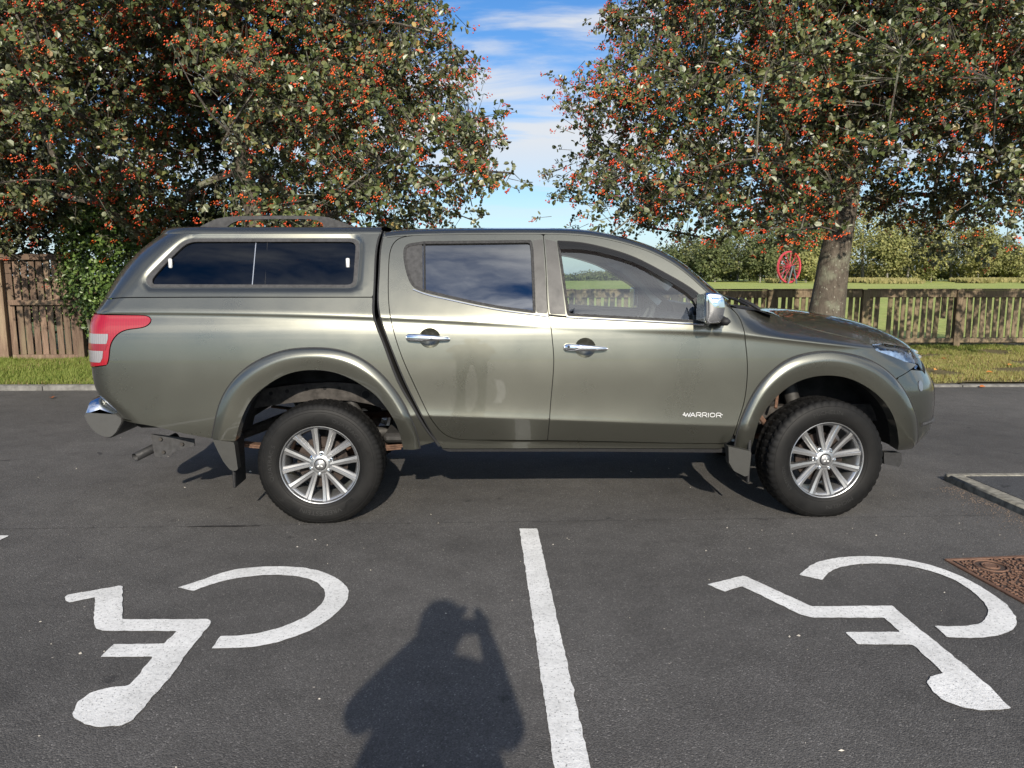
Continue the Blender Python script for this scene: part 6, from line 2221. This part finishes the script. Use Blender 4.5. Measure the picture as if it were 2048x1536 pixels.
FY = 14.05
fz = 0.085
fence = thing('picket_fence', (6.0, FY, fz), 'low weathered wooden picket fence between the verge and the field', 'fence')
fr_ = np.random.default_rng(3)
slat = [MB().box((0, 0, 0), (w, 0.022, 0.94), 0.004).mesh('picket', 'fence_wood') for w in (0.082, 0.088, 0.093)]
xpost = at_y(1912, 640, FY)[0]
posts = [xpost + 1.82 * k for k in range(-9, 7)]
for x in posts:
    MB().box((0, 0, 0), (0.125, 0.115, 1.24), 0.008).build('post', 'fence_wood', fence, loc=(x - 6.0, -0.03, 0.485))
for a, b_ in zip(posts[:-1], posts[1:]):
    L = b_ - a - 0.127
    MB().box((0, 0, 0), (L, 0.05, 0.135), 0.006).build('top_rail', 'fence_wood', fence, loc=((a + b_) / 2 - 6.0, -0.030, 1.020 + fr_.uniform(-0.006, 0.006)))
    MB().box((0, 0, 0), (L, 0.10, 0.028), 0.005).build('capping', 'fence_wood', fence, loc=((a + b_) / 2 - 6.0, -0.018, 1.103))
    MB().box((0, 0, 0), (L, 0.05, 0.085), 0.006).build('bottom_rail', 'fence_wood', fence, loc=((a + b_) / 2 - 6.0, -0.030, 0.135 + fr_.uniform(-0.006, 0.006)))
    m = 13
    for k in range(m):
        x = a + 0.0635 + (k + 0.5) * L / m
        px = project((x, FY, 0.6))[0]
        if 1760 < px < 1774 or 1702 < px < 1712: continue           # pickets broken out
        short = 1874 < px < 1888
        link('picket', slat[int(fr_.integers(3))], fence, (x - 6.0 + fr_.normal(0, 0.004), 0.010, (0.54 if not short else 0.78) + fr_.normal(0, 0.006)),
             (0, fr_.normal(0, 0.012), 0), (1, 1, 0.5 if short else 1))

GY = 12.6
gx0, gx1 = at_y(6, 620, GY)[0], at_y(160, 620, GY)[0]
gz1 = at_y(80, 508, GY)[2]; gz0 = at_y(80, 722, GY)[2]
gate = thing('garden_gate', ((gx0 + gx1) / 2, GY, 0.08), 'tall brown wooden gate with two tiers of vertical slats beside the ivy', 'gate')
gl = (-(gx0 + gx1) / 2, -GY, -0.08)
H_ = gz1 - gz0


def bx_(name, c, d, mat='gate_wood', bev=0.006, par=gate, off=gl): return MB().box((0, 0, 0), d, bev).build(name, mat, par, loc=tuple(np.array(c) + off))


bx_('gate_post', (gx0 - 0.005, GY - 0.02, 0.92), (0.15, 0.13, 1.86))
bx_('gate_post', (gx1 - 0.01, GY - 0.01, 0.90), (0.11, 0.11, 1.74))
zt, zm, zb_ = at_y(80, 514, GY)[2], at_y(80, 605, GY)[2], at_y(80, 715, GY)[2]
W_ = gx1 - gx0
bx_('gate_rail', ((gx0 + gx1) / 2 + 0.03, GY - 0.035, zt), (W_ + 0.02, 0.06, 0.095))
bx_('gate_rail', ((gx0 + gx1) / 2 + 0.04, GY - 0.035, zm), (W_ - 0.16, 0.05, 0.085))
bx_('gate_rail', ((gx0 + gx1) / 2 + 0.04, GY - 0.035, zb_), (W_ - 0.16, 0.05, 0.105))
ns = 9
for k in range(ns):
    x = gx0 + 0.14 + k * (W_ - 0.25) / (ns - 1)
    bx_('gate_slat', (x, GY + 0.004, (zt + zm) / 2 - 0.02), (0.098, 0.022, zt - zm + 0.02 + random.uniform(-.02, .02)), bev=0.004)
    bx_('gate_slat', (x + random.uniform(-0.008, 0.008), GY + 0.006, (zm + zb_) / 2 - 0.03), (0.098, 0.022, zm - zb_ + 0.10 - 0.05), bev=0.004)
side = thing('garden_fence', (gx0 - 1.6, GY, 0.08), 'brown slatted fence panel running off the left edge from the gate post', 'fence')
so = (-(gx0 - 1.6), -GY, -0.08)
for z in (zt - 0.02, zm, zb_ - 0.02): bx_('fence_rail', (gx0 - 1.6, GY - 0.035, z), (3.0, 0.05, 0.09), par=side, off=so)
for k in range(24): bx_('fence_slat', (gx0 - 0.15 - k * 0.122, GY + 0.005, (zt + zb_) / 2), (0.098, 0.022, zt - zb_ + 0.12), bev=0.004, par=side, off=so)

# ------------------------------------------------------------------ pit wheel monument on the far side of the field
simple('pit_red', (0.40, 0.035, 0.055), 0.55, 0.0, 0.2, 3)
simple('stand_grey', (0.07, 0.09, 0.10), 0.6, 0.0, 0.2, 3)
WD = 122.0
wt, wb = at_y(1578, 503.5, WD), at_y(1578, 568, WD)
wr_ = (wt[2] - wb[2]) / 2
gz_w = 0.09 - 0.15 + 0.5 * float(sstep(60, 165, WD))
pw = thing('pit_wheel', (float((wt[0] + wb[0]) / 2), WD, gz_w), 'large red spoked colliery winding wheel standing at the far edge of the field', 'monument', rot=(0, 0, R(25)))
hc = (0, 0, wr_ + 0.02 if wb[2] < gz_w else wb[2] + wr_ - gz_w)
rim = MB().lathe([(wr_, -0.15), (wr_, -0.06), (wr_ - 0.10, 0.0), (wr_, 0.06), (wr_, 0.15), (wr_ - 0.23, 0.12), (wr_ - 0.23, -0.12)], 64, 'y', hc, close=True)
rim.build('rim', 'pit_red', pw, True)
MB().lathe([(0.02, -0.45), (0.26, -0.42), (0.30, -0.2), (0.20, 0), (0.30, 0.2), (0.26, 0.42), (0.02, 0.45)], 20, 'y', hc).build('hub', 'pit_red', pw, True)
for k in range(24):
    a = k * 2 * PI / 24; yy = 0.30 if k % 2 else -0.30
    e = (wr_ - 0.15)
    MB().tube([(hc[0] + 0.24 * math.cos(a), yy, hc[2] + 0.24 * math.sin(a)), (hc[0] + e * math.cos(a), yy * 0.3, hc[2] + e * math.sin(a))], 0.038, 6).build('spoke', 'pit_red', pw, True)
for yy in (-0.85, 0.85):
    MB().tube([(-0.95, yy, -0.1), (-0.15, yy, hc[2] - 0.1)], 0.13, 6).build('stand_leg', 'stand_grey', pw)
    MB().tube([(0.95, yy, -0.1), (0.15, yy, hc[2] - 0.1)], 0.13, 6).build('stand_leg', 'stand_grey', pw)
    MB().box((0, yy, hc[2]), (0.7, 0.3, 0.4), 0.05).build('bearing', 'stand_grey', pw)
MB().tube([(0, -1.0, hc[2]), (0, 1.0, hc[2])], 0.12, 10).build('axle', 'stand_grey', pw, True)

# ------------------------------------------------------------------ fallen leaves
leaf_mat('leaf_fallen', [(0.0, (0.30, 0.07, 0.02)), (1.0, (0.45, 0.22, 0.06))], (0.35, 0.2, 0.08), 0.1, 0.6, 0.2)
fl_r = np.random.default_rng(17)
spots = [(on_ground(103, 796)[:2], 'small orange fallen leaf on the asphalt by the left kerb')]
for px, py, w in ((1893, 722, 'red fallen leaf on the dry grass right of the headlight'), (1986, 750, 'red fallen leaf near the kerb at the right'), (1960, 765, 'brown fallen leaf on the kerb edge at the right'), (1868, 745, 'brown fallen leaf on the dry grass just ahead of the bumper'), (2015, 735, 'orange fallen leaf on shaded grass at the right edge')):
    spots.append((on_ground(px, py, 0.07)[:2], w))
for (x, y), lab in spots:
    z = 0.012 if y < kerb_y(x) else 0.105
    a = fl_r.uniform(0, 6.28)
    o = scatter_leaves('fallen_leaf', np.array([[0, 0, 0.0]]), np.array([[math.cos(a), math.sin(a), 0.1]]), np.array([[0.1, -0.3, 1.0]]), np.array([0.09]), 'leaf_fallen', fl_r.random(1), fl_r, None, 6, None)
    o.location = (x, y, z); o['label'] = lab; o['category'] = 'leaf'; o['group'] = 'fallen leaves'

# ------------------------------------------------------------------ the person holding the phone (their shadow falls into the picture)
simple('cloth_dark', (0.11, 0.11, 0.115), 0.9, 0.0, 0.25, 40)
simple('cloth_jeans', (0.05, 0.065, 0.10), 0.9, 0.0, 0.25, 40)
simple('skin', (0.42, 0.25, 0.18), 0.55, 0.0, 0.08, 20)
simple('hair', (0.03, 0.02, 0.015), 0.7)
simple('phone_black', (0.01, 0.01, 0.011), 0.25)


def skin_body(name, verts, edges, radii, mat, parent, sub=2):
    me = bpy.data.meshes.new(name); me.from_pydata(verts, edges, [])
    me.materials.append(MATS[mat])
    o = link(name, me, parent)
    md = o.modifiers.new('skin', 'SKIN'); md.use_smooth_shade = True
    sv = me.skin_vertices[0].data
    for i, r_ in enumerate(radii):
        sv[i].radius = r_ if isinstance(r_, tuple) else (r_, r_)
    sv[0].use_root = True
    o.modifiers.new('sub', 'SUBSURF').levels = sub
    o.modifiers['sub'].render_levels = sub
    return o


PX, PYo = -0.125, -0.40
PER = thing('person', (PX, PYo, 0.0), 'person in a grey jacket raising a phone, shown only by the shadow on the asphalt', 'person')
v = [(0, 0, 0.92), (0, 0, 1.10), (0, 0, 1.25), (0, 0.0, 1.36), (0, 0.02, 1.46), (0, 0.03, 1.50), (0, 0.045, 1.55), (0, 0.04, 1.60),
     (-0.175, 0, 1.365), (-0.265, 0.13, 1.215), (-0.10, 0.32, 1.36), (0.01, 0.37, 1.40),
     (0.175, 0, 1.355), (0.25, 0.13, 1.155), (0.19, 0.33, 1.35), (0.17, 0.375, 1.39),
     (-0.10, 0, 0.88), (-0.12, 0.02, 0.48), (-0.13, 0, 0.08), (-0.14, 0.15, 0.04),
     (0.10, 0, 0.88), (0.12, 0.02, 0.48), (0.13, 0, 0.08), (0.14, 0.15, 0.04)]
e = [(0, 1), (1, 2), (2, 3), (3, 4), (4, 5), (5, 6), (6, 7), (3, 8), (8, 9), (9, 10), (10, 11), (3, 12), (12, 13), (13, 14), (14, 15),
     (0, 16), (16, 17), (17, 18), (18, 19), (0, 20), (20, 21), (21, 22), (22, 23)]
rad = [(0.28, 0.20), (0.28, 0.19), (0.21, 0.15), (0.115, 0.10), 0.050, 0.085, 0.095, 0.07, 0.085, 0.062, 0.036, 0.030, 0.085, 0.062, 0.036, 0.030,
       0.10, 0.075, 0.05, 0.04, 0.10, 0.075, 0.05, 0.04]
bodyo = skin_body('jacket_and_body', v, e, rad, 'cloth_dark', PER)
hm = MB().lathe([(0.001, -0.115), (0.045, -0.108), (0.072, -0.075), (0.078, -0.02), (0.082, 0.03), (0.074, 0.075), (0.05, 0.105), (0.001, 0.115)], 24, 'z', (0, 0.045, 1.545))
hm.lathe([(0.001, -0.012), (0.012, -0.008), (0.014, 0.0), (0.008, 0.016), (0.001, 0.022)], 10, 'z', (0, 0.13, 1.535))
for s_ in (-1, 1):
    hm.lathe([(0.001, -0.028), (0.014, -0.02), (0.018, 0.005), (0.012, 0.026), (0.001, 0.03)], 10, 'z', (s_ * 0.082, 0.035, 1.545))
head = hm.build('head', 'skin', PER, True)
hr = MB().lathe([(0.092, -0.03), (0.096, 0.02), (0.088, 0.075), (0.06, 0.115), (0.001, 0.130)], 24, 'z', (0, 0.025, 1.555)); hr.build('hair', 'hair', head, True)
for s_ in (-1, 1):
    MB().lathe([(0.001, -0.008), (0.009, 0.0), (0.001, 0.008)], 10, 'z', (s_ * 0.032, 0.116, 1.555)).build('eye', 'hair', head, True)
MB().tube([(-0.022, 0.112, 1.50), (0, 0.118, 1.497), (0.022, 0.112, 1.50)], 0.005, 6).build('mouth', 'skin', head, True)


def hand(wrist, palm_dir, fing_dir, side, name='hand'):
    w = np.array(wrist, float); f = np.array(fing_dir, float); f /= np.linalg.norm(f)
    p = np.array(palm_dir, float); p -= f * (p @ f); p /= np.linalg.norm(p); t = np.cross(f, p) * side
    vv = [tuple(w), tuple(w + f * 0.045), tuple(w + f * 0.085)]; ee = [(0, 1), (1, 2)]; rr = [0.026, (0.036, 0.020), (0.038, 0.016)]
    for k, (sp, L) in enumerate(((-0.030, 0.060), (-0.010, 0.072), (0.010, 0.068), (0.030, 0.055))):
        b = w + f * 0.088 + t * sp
        i0 = len(vv)
        vv += [tuple(b), tuple(b + f * L * 0.45 + p * 0.012), tuple(b + f * L * 0.65 + p * 0.038)]
        ee += [(2, i0), (i0, i0 + 1), (i0 + 1, i0 + 2)]; rr += [0.0095, 0.009, 0.008]
    i0 = len(vv)
    vv += [tuple(w + f * 0.03 - t * 0.035 + p * 0.01), tuple(w + f * 0.06 - t * 0.052 + p * 0.028), tuple(w + f * 0.085 - t * 0.05 + p * 0.04)]
    ee += [(1, i0), (i0, i0 + 1), (i0 + 1, i0 + 2)]; rr += [0.013, 0.0105, 0.009]
    skin_body(name, vv, ee, rr, 'skin', PER, 1)


hand((0.035, 0.365, 1.375), (1, 0.0, 0), (0.25, -0.02, 1.0), 1)
hand((0.18, 0.365, 1.355), (-1, 0.0, 0), (-0.10, -0.02, 1.0), -1)
ph = thing('phone', (0.0, -0.03, EYE - 0.035), 'black phone held sideways by the person casting the shadow', 'phone')
MB().box((0, 0, 0.0), (0.148, 0.008, 0.072), 0.0035).build('phone_body', 'phone_black', ph, True)
MB().box((0.055, 0.0055, 0.018), (0.03, 0.003, 0.03), 0.001).build('camera_bump', 'phone_black', ph, True)
